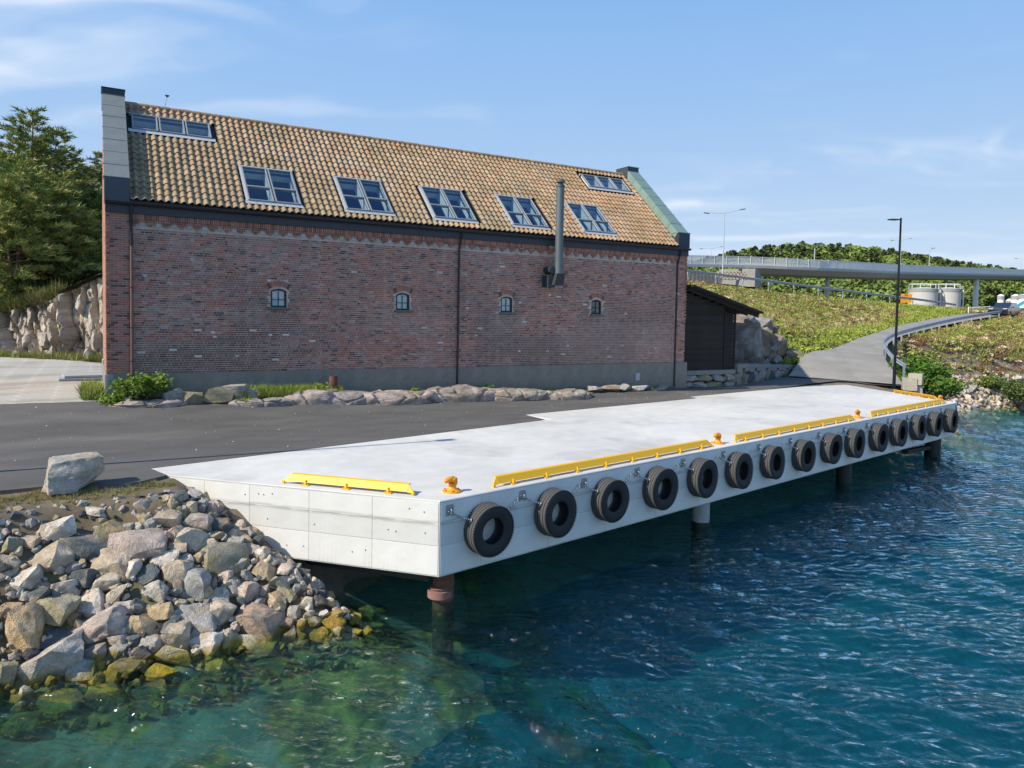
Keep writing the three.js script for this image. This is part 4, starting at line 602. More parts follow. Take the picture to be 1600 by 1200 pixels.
{
  // the larger stones of the bank, where they lie on it
  const list = `82 831 66 32 white -20;129 856 84 42 slate 8;73 873 66 54 tan 12;210 856 80 58 pink 4;172 880 54 44 tan 0;201 891 40 23 white -50;226 898 44 27 slate -30;126 902 42 30 slate 10;32 902 48 38 white 0;4 888 28 40 tan 0;170 828 50 28 olive 12;146 800 28 20 white 0;199 822 17 13 bluegrey 0;214 821 15 14 grey 0;221 809 22 15 orange 10;160 911 48 24 beige -25;100 917 44 28 white 8;220 788 24 21 purple 0;258 786 36 22 olive 0;279 776 28 18 slate -20;314 782 22 13 orange 0;297 793 17 22 tan 0;326 797 20 26 pink 15;259 815 40 37 tan 0;275 800 22 20 olive 0;307 820 45 35 purple 0;340 824 34 27 slate 20;233 820 22 22 bluegrey -30;275 835 22 26 pink -25;296 848 52 43 beige 10;276 857 30 20 tan 0;333 836 30 14 olive -8;328 848 21 15 beige -20;363 848 36 20 grey 10;342 876 76 56 olive -8;254 874 45 26 white -12;288 875 24 19 white 20;270 898 50 43 tan -10;296 914 52 49 bluegrey 0;243 926 45 36 grey -25;408 866 28 25 white -10;387 858 33 18 pink 10;401 848 22 15 tan 15;377 839 32 11 orange 25;361 833 16 15 tan 0;410 893 37 29 orange 10;426 877 15 14 white 0;440 890 32 19 white -6;350 901 26 18 pink -20;385 899 22 19 bluegrey 0;330 912 13 24 slate 0;358 918 41 26 grey -10;383 932 40 42 pink 0;413 923 24 14 pink -50;316 928 30 18 tan -45;24 990 66 82 orange -20;81 958 64 54 olive 8;55 933 56 23 slate -12;16 947 32 12 orange 0;41 949 17 15 bluegrey 0;135 946 41 38 white -20;180 931 41 26 beige -22;147 981 86 42 pink -20;196 952 39 24 white 6;214 946 26 17 slate 40;221 976 48 35 orange -8;78 1003 56 30 slate -8;66 1050 112 62 grey -35;127 1056 42 50 bluegrey 0;143 1023 38 30 pink 0;154 1041 20 20 tan 0;184 1017 35 24 bluegrey 0;181 1002 29 20 pink 0;195 1044 56 26 brown -6;213 1023 29 22 dark -20;231 1005 27 23 grey 0;188 984 17 14 white 0;4 1056 30 40 olive 0;251 955 46 24 orange -14;280 943 20 18 tan 0;303 971 68 38 grey 14;342 958 48 39 beige -10;335 935 37 26 grey -15;394 980 86 60 brown 18;392 1016 82 38 white 6;272 1000 40 47 tan 0;316 1009 50 41 white 0;352 1000 27 32 beige 0;236 1007 35 26 grey 10;221 1024 48 29 dark -14;262 976 16 40 slate 40;403 946 18 24 bluegrey 0;428 942 34 34 orange -8;422 961 32 16 white 0;268 1024 58 30 olive 6;463 903 22 29 beige 0;446 928 33 19 olive 22;478 943 21 20 beige -10;500 937 20 17 dark 0;514 941 15 18 white 0;521 958 26 14 ochre 0;521 975 34 22 ochre 0;473 976 24 18 ochre 0;566 962 32 24 olive 0;582 980 32 16 olive 0;491 971 22 20 olive 0;587 954 38 15 ochre 0;497 990 38 18 ochre 0;442 975 30 22 brown 0;455 953 26 18 grey 0;440 910 26 20 slate 0;470 920 24 18 dark 0;10 850 34 24 olive 0;45 845 30 18 tan 0;110 885 26 16 grey 0;150 870 22 14 white 0;240 845 20 26 grey 0;320 868 20 20 slate 0;370 880 26 20 grey 0;300 890 22 16 dark 0;190 905 20 16 slate 0;65 915 24 16 brown 0;110 965 22 30 dark 0;205 1000 24 18 slate 0;290 990 22 22 dark 0;330 985 26 18 slate 0;368 965 20 24 dark 0;100 1020 34 20 purple 0;40 1022 40 24 dark 0;170 1060 40 26 ochre 0;250 1050 50 30 ochre 0;90 1105 70 34 ochre 0;330 1045 60 26 ochre 0;160 1095 60 40 ochre 10;230 1085 50 34 olive 0;420 1040 50 24 ochre 0;30 1140 60 40 ochre 0;480 1030 44 22 olive 0;300 1080 46 28 olive 0`;
  const r = rngOf(515), spots = [];
  const add = (p, w, h, colour, roll, seed) => {
    const d = (w + h) * 0.45 + 0.04, big = w > 0.5, label = `${big ? 'large' : w > 0.28 ? 'middle sized' : 'small'} ${TELL[colour]} broken rock ${p.y < WATER + 0.12 ? 'at the waterline of the shore rubble' : p.y > -0.75 ? 'high in the rubble bank beside the quay' : 'halfway down the rubble bank beside the quay'}`;
    const q = p.clone().addScaledVector(FW, d * 0.22); q.y -= 0.03;
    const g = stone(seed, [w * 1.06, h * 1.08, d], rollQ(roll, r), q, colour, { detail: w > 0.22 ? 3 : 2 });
    const m = single('shore_rock', label, 'rock', g, rockMat, `${TELL[colour]} rocks of the shore rubble`); m.position.copy(q); spots.push([q.x, q.z, Math.max(w, d) * 0.5]);
  };
  list.split(';').forEach((e, i) => { const [px, py, w, h, c, roll] = e.split(' '), p = onGround(+px, +py, slopeH), k = depthOf(p.x, p.y, p.z) / FOCAL; add(p, w * k, h * k, c, +roll, 300 + i * 17); });
  const kinds = ['tan', 'beige', 'pink', 'white', 'grey', 'bluegrey', 'slate', 'olive', 'orange', 'grey', 'dark', 'purple'];
  let made = 0;
  for (let i = 0; i < 2600 && made < 90; i++) {                                         // smaller ones in the gaps
    const x = -3.2 + r() * 7.2, z = 11.25 + r() * 2.9, y = slopeH(x, z), w = 0.13 + 0.17 * r() * r() + 0.05 * r(); if (y > -0.14 || y < WATER - 0.25 || x > 4.2) continue;
    if (z - 9.87 < (x - 0.96) * 1.0 + 0.0) continue;
    if (spots.some(([a, b, s]) => Math.hypot(a - x, b - z) < (s + w * 0.5) * 0.62)) continue;
    add(new THREE.Vector3(x, y + w * 0.15, z), w, w * (0.6 + 0.4 * r()), kinds[Math.floor(r() * kinds.length)], r() * 180, 9000 + i); made++;
  }
  for (let i = 0; i < 46; i++) {                                                         // stones piled against the end face of the quay
    const t = 0.7 + r() * 3.3, o = 0.06 + r() * 0.5, x = 0.96 + 0.6917 * t - 0.7222 * o, z = 9.87 + 0.7222 * t + 0.6917 * o, w = 0.16 + 0.22 * r(); if (spots.some(([a, b, q]) => Math.hypot(a - x, b - z) < (q + w * 0.5) * 0.5)) continue;
    add(new THREE.Vector3(x, slopeH(x, z) + 0.02 + w * 0.2, z), w, w * (0.65 + 0.4 * r()), kinds[Math.floor(r() * kinds.length)], r() * 180, 15000 + i);
  }
  // rubble between and under them, beyond counting
  const chips = [], forms = [0, 1, 2].map((i) => metric(toCreasedNormals(rockShape(40 + i, 9, 0, 0), 0.5)));
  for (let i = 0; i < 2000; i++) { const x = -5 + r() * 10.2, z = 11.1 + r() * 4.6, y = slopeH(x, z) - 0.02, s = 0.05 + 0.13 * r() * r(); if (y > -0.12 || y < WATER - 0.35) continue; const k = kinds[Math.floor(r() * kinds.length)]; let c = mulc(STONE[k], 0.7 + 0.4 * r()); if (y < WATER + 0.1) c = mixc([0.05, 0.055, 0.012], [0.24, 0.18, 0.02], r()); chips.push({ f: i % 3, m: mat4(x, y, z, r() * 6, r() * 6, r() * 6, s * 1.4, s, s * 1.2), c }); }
  for (let f = 0; f < 3; f++) copies(scene, 'shore_rubble', forms[f], std([1, 1, 1], 0.95, { map: rep(T.rock, 1) }), chips.filter((c) => c.f === f), 'small broken stones between the shore rocks');
  const grit = []; for (let i = 0; i < 520; i++) { const x = -6 + r() * 38, z = 0.6 + r() * r() * 9, k = 0.012 + 0.03 * r() * r(); if (z > 9 - (x > 1 ? (x - 0.7) * 0.243 : 0) - (x > 13 ? 1.4 : 0) - 0.1) continue; grit.push({ m: mat4(x, yard(x, z) + 0.008, z, r() * 6, r() * 6, 0, k * 1.4, k, k * 1.2), c: mulc([0.45, 0.42, 0.38], 0.6 + 0.7 * r()) }); }
  copies(scene, 'loose_grit', forms[1], std([1, 1, 1], 0.95), grit, 'loose grit scattered on the asphalt');
  // the far shore beyond the quay
  const far = []; let n = 0;
  const farH = (x, z) => ground(x, z);
  for (let i = 0; i < 9000 && n < 220; i++) {
    const x = 37.6 + r() * 24, z = -4 + r() * 9.5, s = shoreDistance(x, z); if (s < -0.4 || ground(x, z) > -0.25 || (x < 39.4 && z > -1)) continue; const y = farH(x, z), w = 0.24 + 0.42 * r() * r();
    if (far.some(([a, b, q]) => Math.hypot(a - x, b - z) < (q + w) * 0.36)) continue; far.push([x, z, w]); n++;
    const c = ['white', 'grey', 'beige', 'tan', 'pink', 'grey', 'orange'][Math.floor(r() * 7)], p = new THREE.Vector3(x, y + w * 0.12, z), q = new THREE.Quaternion().setFromEuler(new THREE.Euler(r() * 6, r() * 6, r() * 6));
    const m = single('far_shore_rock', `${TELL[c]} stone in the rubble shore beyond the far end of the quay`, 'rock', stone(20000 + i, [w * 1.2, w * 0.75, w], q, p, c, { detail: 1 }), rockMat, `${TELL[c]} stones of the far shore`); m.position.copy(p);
  }
  const fc = []; for (let i = 0; i < 5200; i++) { const x = 37.4 + r() * 25, z = -6 + r() * 13, s = shoreDistance(x, z); if (s < -0.6 || ground(x, z) > -0.2 || (x < 39.2 && z > -1)) continue; const k = 0.12 + 0.28 * r() * r(); fc.push({ m: mat4(x, farH(x, z) + 0.02, z, r() * 6, r() * 6, r() * 6, k * 1.3, k, k), c: mulc(STONE[kinds[Math.floor(r() * kinds.length)]], 0.8 + 0.4 * r()) }); }
  copies(scene, 'far_shore_rubble', forms[0], std([1, 1, 1], 0.95, { map: rep(T.rock, 1) }), fc, 'small pale stones of the far rubble shore');

  // the boulder on the edge of the asphalt
  const bp = new THREE.Vector3(-0.72, 0.30, 10.22);
  const corners = [[-0.50, -0.37, 0.30], [-0.53, -0.02, 0.30], [-0.44, 0.26, 0.16], [-0.36, 0.33, -0.16], [-0.42, -0.37, -0.25], [-0.06, -0.37, 0.36], [-0.05, -0.06, 0.36], [0.06, 0.33, 0.22], [0.50, 0.38, 0.05], [0.54, 0.30, 0.16], [0.50, -0.02, 0.20], [0.34, -0.28, 0.14], [0.42, -0.30, -0.22], [0.50, 0.34, -0.26], [0.0, 0.36, -0.34], [-0.2, -0.37, -0.4]];
  const hull = (sel, seed) => { let g = new ConvexGeometry(sel.map((c) => new THREE.Vector3(...c))); g.deleteAttribute('normal'); if (g.attributes.uv) g.deleteAttribute('uv'); for (let k = 0; k < 3; k++) { const p = g.attributes.position, out = []; for (let i = 0; i < p.count; i += 3) { const [A, B, C] = [0, 1, 2].map((j) => new THREE.Vector3().fromBufferAttribute(p, i + j)), ab = A.clone().lerp(B, 0.5), bc = B.clone().lerp(C, 0.5), ca = C.clone().lerp(A, 0.5); for (const q of [A, ab, ca, ab, B, bc, ca, bc, C, ab, bc, ca]) out.push(q.x, q.y, q.z); } g = new THREE.BufferGeometry(); g.setAttribute('position', new THREE.Float32BufferAttribute(out, 3)); } const m = mergeVertices(g, 1e-4), p = m.attributes.position; for (let i = 0; i < p.count; i++) { const d = 1 + 0.30 * (fbm3(p.getX(i) * 4 + seed, p.getY(i) * 5, p.getZ(i) * 4, 3, seed) - 0.5); p.setXYZ(i, p.getX(i) * d, p.getY(i) * d, p.getZ(i) * d); } return m; };
  const bg = mergeGeometries([toCreasedNormals(hull(corners, 4), 0.6), toCreasedNormals(hull([[-0.54, -0.38, 0.34], [-0.55, -0.10, 0.30], [-0.14, -0.06, 0.38], [-0.06, -0.38, 0.42], [-0.5, -0.38, -0.1], [-0.48, 0.06, 0.1], [0.02, 0.0, 0.20], [0.02, -0.38, 0.0]], 6), 0.6)]);
  bg.rotateY(0.35).scale(1, 0.86, 1);
  const bc = paint(metric(bg), (x, y, z) => { const n = fbm3(x * 3 + 4, y * 5, z * 3, 4, 2); return mulc(mixc([0.56, 0.52, 0.46], [0.60, 0.50, 0.37], sstep(0.45, 0.62, n)), 0.85 + 0.3 * noise3(x * 12, y * 12, z * 12, 1)); });
  single('boulder', 'big pale granite boulder lying on the edge of the asphalt', 'boulder', bc, rockMat).position.copy(bp);

  // bedrock humps between the asphalt and the warehouse
  const hump = (px, py, wpx, h, depthM, colour, label, seed) => {
    const z = 1.15 + (seed % 3) * 0.12, c = onZ(px, py, z), w = wpx * depthOf(c.x, c.y, c.z) / FOCAL * 1.30, g = new THREE.IcosahedronGeometry(1, 22); g.deleteAttribute('uv'); g.deleteAttribute('normal'); const m = mergeVertices(g, 1e-4), p = m.attributes.position;
    for (let i = 0; i < p.count; i++) { const x = p.getX(i), y = p.getY(i), zz = p.getZ(i), X = x * w / 2 + c.x, Z = zz * depthM, wr = worley(X * 1.1, Z * 1.6 + y, 5); const e = 1 + 0.7 * (fbm3(X * 0.9, y * 1.5, Z * 1.2, 4, 7) - 0.5) + 0.30 * (wr[2] - 0.5) - 0.22 * (1 - sstep(0, 0.12, wr[1] - wr[0])) + 0.22 * (fbm3(X * 5, y * 5, Z * 5, 3, 8) - 0.5); const flat = Math.sign(y) * Math.pow(Math.abs(y), 0.6); p.setXYZ(i, x * w / 2 * (0.9 + 0.1 * e), flat * e * h * 0.8, zz * (0.6 + 0.4 * e) * depthM); }
    const q = paint(metric(toCreasedNormals(m, 0.6)), (x, y, zz) => { const n = fbm3(x * 1.8 + seed, y * 3, zz * 1.8, 4, 4), s = noise3(x * 14, y * 14, zz * 14, 2); return mulc(mixc(STONE[colour], [0.36, 0.29, 0.23], sstep(0.46, 0.62, n)), 0.8 + 0.4 * s); });
    const o = single('bedrock_hump', label, 'rock', q, rockMat, 'bare rock along the foot of the warehouse'); o.position.set(c.x, yard(c.x, z) - 0.02, z - 0.1);
  };
  hump(232, 636, 90, 0.20, 0.45, 'pink', 'low pinkish bedrock in front of the leafy bush', 31);
  hump(412, 628, 78, 0.26, 0.5, 'purple', 'rounded purple grey bedrock beside the dug out earth', 32);
  hump(495, 624, 84, 0.48, 0.6, 'pink', 'angular pink rock with a bright broken face under the rusty pipe', 33);
  hump(548, 622, 76, 0.42, 0.6, 'purple', 'broken grey rock right of the rusty pipe', 34);
  hump(622, 618, 116, 0.50, 0.7, 'pink', 'long pale granite hump below the downpipe side of the wall', 35);
  hump(716, 613, 126, 0.50, 0.7, 'pink', 'widest pale granite hump at the foot of the wall', 36);
  hump(810, 608, 106, 0.46, 0.65, 'beige', 'smooth beige granite hump beside the low stones', 37);
  hump(885, 606, 80, 0.40, 0.6, 'beige', 'small beige granite hump, last before the flat stones', 38);
  // loose blocks
  const block = (px, py, w, h, colour, label, seed, z = 1.0) => { const c = onZ(px, py, z), k = depthOf(c.x, c.y, c.z) / FOCAL, q = new THREE.Quaternion().setFromEuler(new THREE.Euler((r() - 0.5) * 0.2, (r() - 0.5) * 0.5, (r() - 0.5) * 0.12)); const g = rockShape(seed, 9, 2, 0.05, 0.04); const p = new THREE.Vector3(c.x, c.y, z); g.scale(w * k * 1.28, h * k * 1.15, 0.55).applyQuaternion(q); const cg = paint(metric(toCreasedNormals(g, 0.5)), (x, y, zz) => mulc(STONE[colour], 0.75 + 0.5 * fbm3(x * 4 + seed, y * 6, zz * 4, 3, 3))); single('stone_block', label, 'stone', cg, rockMat, 'old foundation stones in front of the warehouse').position.copy(p); };
  block(300, 622, 30, 22, 'olive', 'flat mossy stone block right of the bush', 61); block(341, 617, 36, 22, 'olive', 'long mossy stone block in the middle of the row', 62); block(369, 614, 32, 24, 'grey', 'grey stone block at the right end of the row', 63); block(270, 616, 24, 18, 'grey', 'stone block half hidden behind the bush', 64); block(322, 632, 44, 14, 'dark', 'dark lower stone under the mossy blocks', 65); block(356, 631, 40, 14, 'dark', 'dark lower stone at the edge of the asphalt', 66); block(392, 615, 24, 14, 'grey', 'small grey stone beside the grass', 67); block(198, 627, 14, 12, 'white', 'small pale stone at the corner of the warehouse', 68);
  block(932, 607, 24, 8, 'grey', 'flat grey slab at the foot of the wall', 71, 0.7); block(952, 606, 26, 9, 'orange', 'flat rusty slab at the foot of the wall', 72, 0.65); block(975, 605, 22, 10, 'grey', 'broken grey slab beside the notice plate', 73, 0.6); block(998, 607, 30, 8, 'white', 'pale flat slab below the notice plate', 74, 0.55); block(1030, 607, 26, 9, 'grey', 'last grey stone before the downpipe', 75, 0.45);
  // concrete blocks beyond the quay
  const cb = std([0.44, 0.40, 0.33], 0.95, { map: rep(T.concrete, 1), bumpMap: rep(T.rock, 2), bumpScale: 0.01 });
  [[1421, 600, 0.65, 0.62, 0.2, 'upright'], [1431, 592, 0.6, 0.55, -0.1, 'rear'], [1428, 611, 0.6, 0.6, 0.5, 'front']].forEach(([px, py, w, h, ry, tell]) => { const p = at(px, py, 40.2); single('concrete_block', `weathered concrete block at the end of the guard rail, the ${tell} one`, 'block', metric(prism([[-w / 2, 0], [w / 2, 0], [w * 0.34, h], [-w * 0.34, h]], 0.7, 0.03)), cb, 'concrete blocks at the road end').position.set(p.x, Math.max(p.y - h / 2, ground(p.x, p.z) - 0.1), p.z); scene.children.at(-1).rotation.y = ry + 0.5; });
  // rusty pipe stub
  const rp = onZ(521, 600, 0.75), gp = thing('pipe_stub', 'rusty steel pipe stub standing in the grass by the wall', 'pipe', [rp.x, rp.y - 0.12, 0.75]);
  part(gp, 'pipe', join([new THREE.LatheGeometry([[0.12, 0], [0.15, 0], [0.15, 0.42], [0.12, 0.42], [0.12, 0]].map(([a, b]) => new THREE.Vector2(a, b)), 20)]), rustMat); part(gp, 'collar', cyl(0.165, 0.165, 0.05, 0, 0.12, 0, 20), rustMat);
  // grey slabs stacked left of the warehouse
  const sp = onY(138, 592, 0.66), gs = thing('slab_stack', 'two flat grey slabs lying on the gravel by the corner', 'slabs', [sp.x - 0.1, 0.64, sp.z]); gs.rotation.y = 0.1;
  part(gs, 'slab', metric(rbox(1.9, 0.09, 1.1, 0.015, 0, 0.05, 0)), std([0.28, 0.32, 0.35], 0.7)); part(gs, 'slab', metric(rbox(1.75, 0.09, 1.0, 0.015, 0.1, 0.16, -0.05, 0, 0.03)), std([0.31, 0.35, 0.38], 0.7));
}
// ---------------------------------------------------------------- cliff left of the warehouse
const CLIFF_T = [[-260, 520, 46], [-120, 500, 45], [-40, 494, 44.2], [0, 487, 43.6], [40, 476, 43], [80, 466, 42.4], [120, 448, 42], [165, 430, 41.6], [240, 412, 43], [330, 400, 47]].map((p) => at(...p));
const CLIFF_B = CLIFF_T.map((p, i) => { const q = at([-260, -120, -40, 0, 40, 80, 120, 165, 240, 330][i], 562, [43, 42.4, 42, 41.4, 40.8, 40.2, 39.7, 39.3, 41, 45][i]); return q.setY(0.6); });
{
  const ct = new THREE.CatmullRomCurve3(CLIFF_T), cb = new THREE.CatmullRomCurve3(CLIFF_B);
  const f = (u, v) => { const a = ct.getPoint(u), b = cb.getPoint(u), p = a.clone().lerp(b, v), L = u * 40, Y = v * 4.5; const w1 = worley(L * 0.50 + 0.25 * Math.sin(Y * 1.3), Y * 0.24, 3), w2 = worley(L * 1.35, Y * 0.75, 6); const k = (w1[2] - 0.5) * 1.5 + (w2[2] - 0.5) * 0.7 + (fbm2(L * 2, Y * 2, 4, 9) - 0.5) * 0.35 - 0.45 * (1 - sstep(0, 0.16, w1[1] - w1[0])) - 0.2 * (1 - sstep(0, 0.12, w2[1] - w2[0])), e = sstep(0, 0.06, v); p.addScaledVector(BACK, -k * (0.35 + 0.65 * e)); p.y += (w2[2] - 0.5) * 0.25 * e; return [p.x, p.y, p.z, L, Y]; };
  const g = toCreasedNormals(sheet(320, 70, f), 0.5);
  single('cliff', 'blasted rock face with pale cracked blocks behind the gravel', 'cliff', paint(g, (x, y, z) => { const n = fbm3(x * 0.7, y * 0.9, z * 0.7, 4, 4), s = noise3(x * 4, y * 4, z * 4, 3); return mulc(mixc([0.56, 0.485, 0.39], [0.40, 0.345, 0.28], sstep(0.42, 0.66, n)), 0.8 + 0.4 * s); }), std([1, 1, 1], 1, { vertexColors: true, map: rep(T.rock, 0.6), bumpMap: rep(T.rock, 0.8), bumpScale: 0.05 }));
  const top = new THREE.CatmullRomCurve3(CLIFF_T), hill = sheet(60, 26, (u, v) => { const a = top.getPoint(u); const p = a.clone().addScaledVector(BACK, -0.25 + 50 * v); return [p.x, a.y + 0.02 + 7.5 * Math.pow(v, 0.9) + 0.8 * (fbm2(p.x * 0.35, p.z * 0.35, 4, 17) - 0.5) * sstep(0, 0.08, v), p.z]; }, (x, y, z) => { const n = fbm2(x * 0.5, z * 0.5, 4, 18); return mixc([0.115, 0.125, 0.035], [0.21, 0.19, 0.075], sstep(0.4, 0.65, n)); });
  structure('wooded_slope', hill, soilMat, 'mossy slope above the rock face under the pines');
  const bare = new THREE.CatmullRomCurve3(CLIFF_T.slice(5, 10)); structure('bare_rock', sheet(40, 10, (u, v) => { const a = bare.getPoint(u), p = a.clone().addScaledVector(BACK, -0.4 + 5 * v); return [p.x, a.y + 0.10 + 1.0 * v + 0.3 * (fbm2(p.x, p.z, 4, 27) - 0.4), p.z]; }, (x, y, z) => mulc([0.34, 0.325, 0.30], 0.75 + 0.5 * fbm2(x * 3, z * 3, 3, 5))), std([1, 1, 1], 1, { vertexColors: true, map: rep(T.rock, 0.6), bumpMap: rep(T.rock, 0.8), bumpScale: 0.05 }), 'sloping bare rock on top of the cliff beside the warehouse');
}

// ================================================================ LEAN-TO SHED AND LOW WALL
{
  const r = rngOf(606), tones = [0, 1, 2, 3].map(() => { const k = 0.75 + 0.6 * r(); return std([0.0195 * k, 0.0165 * k, 0.0140 * k], 0.85, { map: rep(T.wood, 0.5, 2), bumpMap: rep(T.wood, 0.5, 2), bumpScale: 0.008 }); });
  const shed = thing('lean_to_shed', 'black tarred wooden lean-to shed on a stone base against the warehouse', 'shed', [0, 0, 0]);
  const X0 = 24.92, X1 = 28.52, Z0 = -0.2, ZB = -5.2, Y0 = 0.95, roofY = (x) => lerp(5.08, 3.86, (x - 24.89) / 4.87);
  part(shed, 'frame', box(X1 - X0 - 0.04, 3.0, -ZB + Z0 - 0.1, (X0 + X1) / 2, Y0 + 1.45, (Z0 + ZB) / 2 - 0.05), tones[0]);
  const H = 0.142;
  for (let i = 0; i < 30; i++) {                                                             // lapped boards, each cut under the roof slope
    const y = Y0 + 0.02 + i * H, top = y + H; let x1 = 27.72; if (top > roofY(27.72) - 0.1) x1 = 24.89 + (5.08 - top - 0.1) / (5.08 - 3.86) * 4.87; if (x1 < X0 + 0.3) break;
    const b = part(shed, 'board', metric(box(x1 - X0, H + 0.012, 0.026, 0, 0, 0, 0.10)), tones[Math.floor(r() * 4)]); b.position.set((X0 + x1) / 2, y + H / 2, Z0 + 0.02);
  }
  for (let i = 0; i < 21; i++) { const y = Y0 + 0.03 + i * 0.138; if (y > 3.78) break; part(shed, 'side_board', metric(box(0.60, 0.11, 0.03, 28.16, y + 0.07, Z0 + 0.03, 0.14)), tones[Math.floor(r() * 4)]); }
  part(shed, 'corner_board', metric(join([box(0.10, 2.95, 0.06, 27.79, Y0 + 1.48, Z0 + 0.04), box(0.10, 2.9, 0.06, 28.50, Y0 + 1.45, Z0 + 0.04)])), tones[1]);
  const ra = Math.atan2(5.08 - 3.86, 4.87), RL = Math.hypot(4.87, 1.22);
  const slope = part(shed, 'roof', metric(rbox(RL + 0.1, 0.10, -ZB + 0.8, 0.01)), tones[2]); slope.position.set(24.89 + 4.87 / 2, 4.53, (Z0 + ZB) / 2 + 0.25); slope.rotation.z = -ra;
  const barge = part(shed, 'barge_board', metric(rbox(RL + 0.1, 0.26, 0.04, 0.006)), tones[3]); barge.position.set(24.89 + 4.87 / 2, 4.40, 0.22); barge.rotation.z = -ra;
  for (let i = 0; i < 5; i++) part(shed, 'rafter', box(0.9, 0.14, 0.08), tones[1]).applyMatrix4(mat4(29.1, 3.93, -0.3 - i * 1.1, 0, 0, -ra));
  const cm = std([0.26, 0.26, 0.25], 0.95, { map: rep(T.concrete, 1), bumpMap: rep(T.rock, 1.5), bumpScale: 0.012 });
  part(shed, 'base_beam', metric(rbox(3.75, 0.24, 5, 0.02, 26.72, 0.83, -2.6)), cm);
  part(shed, 'footing', metric(box(3.6, 0.8, 4.6, 26.75, 0.35, -2.7)), cm);
  [[25.35, 0.52, 0.95, 0.36], [26.35, 0.53, 1.0, 0.38], [27.30, 0.55, 0.80, 0.40], [28.15, 0.58, 0.62, 0.36], [25.9, 0.18, 1.1, 0.42], [27.0, 0.18, 1.2, 0.40], [28.0, 0.17, 0.85, 0.38], [25.1, 0.2, 0.5, 0.4]].forEach(([x, y, w, h], i) => { const g = rockShape(810 + i, 12, 3, 0.04).scale(w, h, 0.5); part(shed, 'base_stone', paint(metric(toCreasedNormals(g, 0.5)), (a, b, c) => mulc(STONE[['grey', 'olive', 'bluegrey', 'grey'][i % 4]], 0.7 + 0.5 * fbm3(a * 3 + i, b * 4, c * 3, 3, 2))), rockMat).position.set(x, y, -0.12 - (i > 3 ? -0.06 : 0)); });
  // low wall beyond the shed
  const wall = thing('retaining_wall', 'low stone wall with slotted concrete top running on from the shed', 'wall', [0, 0, 0]), A = new THREE.Vector3(28.85, 0, -0.45), B = new THREE.Vector3(39.0, 0, -4.5), U = B.clone().sub(A).normalize(), ry = Math.atan2(-U.z, U.x);
  for (let i = 0; i < 6; i++) { const p = A.clone().lerp(B, (i + 0.5) / 6), h = lerp(0.42, 0.28, i / 5), top = lerp(1.22, 0.68, (i + 0.5) / 6); const b = part(wall, 'cap_block', metric(join([rbox(1.80, h * 0.5, 0.4, 0.012, 0, h * 0.25, 0), rbox(0.72, h * 0.5, 0.4, 0.012, -0.54, -h * 0.25, 0), rbox(0.72, h * 0.5, 0.4, 0.012, 0.54, -h * 0.25, 0), box(0.40, h * 0.4, 0.1, 0, -h * 0.25, -0.12)])), cm); b.position.set(p.x, top - h / 2, p.z); b.rotation.y = ry; }
  for (let i = 0; i < 13; i++) { const p = A.clone().lerp(B, (i + 0.5) / 13), h = lerp(0.85, 0.42, i / 12), g = rockShape(850 + i, 12, 3, 0.04).scale(0.95, h, 0.5); const b = part(wall, 'wall_stone', paint(metric(toCreasedNormals(g, 0.5)), (x, y, z) => mulc(STONE[['grey', 'olive', 'slate', 'grey'][i % 4]], 0.6 + 0.5 * fbm3(x * 3 + i, y * 4, z * 3, 3, 2))), rockMat); b.position.set(p.x, lerp(0.42, 0.28, i / 12), p.z + 0.03); b.rotation.y = ry; }
  part(wall, 'core', box(10.6, 0.7, 0.3), cm).applyMatrix4(mat4((A.x + B.x) / 2, 0.22, (A.z + B.z) / 2 - 0.05, 0, ry, 0));
  // rock knoll behind the shed
  const shades = ['grey', 'brown', 'olive', 'purple', 'grey', 'brown'], sizes = ['big', 'tall', 'cracked', 'slanting', 'rounded', 'split', 'small', 'flat', 'jagged'];
  [[1160, 536, 43.8, 1.9, 2.6], [1174, 524, 45, 2.0, 2.4], [1186, 534, 45.4, 1.7, 2.0], [1172, 548, 44.4, 1.8, 1.5], [1192, 548, 45.4, 1.6, 1.2], [1205, 536, 46.2, 1.7, 1.4], [1182, 512, 46.6, 1.8, 1.7], [1218, 546, 46.6, 1.8, 1.0], [1234, 550, 47.2, 1.5, 0.7], [1202, 556, 45.6, 1.4, 0.8], [1158, 512, 45.5, 1.8, 1.8], [1166, 562, 43.8, 1.3, 0.9], [1184, 564, 44.6, 1.2, 0.7], [1196, 520, 47.2, 1.5, 1.3], [1246, 552, 47.8, 1.0, 0.5]].forEach(([px, py, d, w, h], i) => { const c = shades[i % 6], p = at(px, py, d), g = rockShape(870 + i * 3, 11, 3, 0.16, 0.1).scale(w * 1.15, h * 1.1, w).rotateY(i * 1.3); single('knoll_rock', `${sizes[i % 9]} ${TELL[c]} rock of the outcrop between the shed and the grassy bank`, 'rock', paint(metric(toCreasedNormals(g, 0.55)), (x, y, z) => mulc(mixc(STONE[c], [0.26, 0.21, 0.17], sstep(0.45, 0.62, fbm3(x * 1.2 + i, y * 1.2, z * 1.2, 4, 3))), 0.55 + 0.5 * noise3(x * 5, y * 5, z * 5, 2))), rockMat, 'rocks behind the shed').position.set(p.x, p.y - 0.15, p.z); });
}

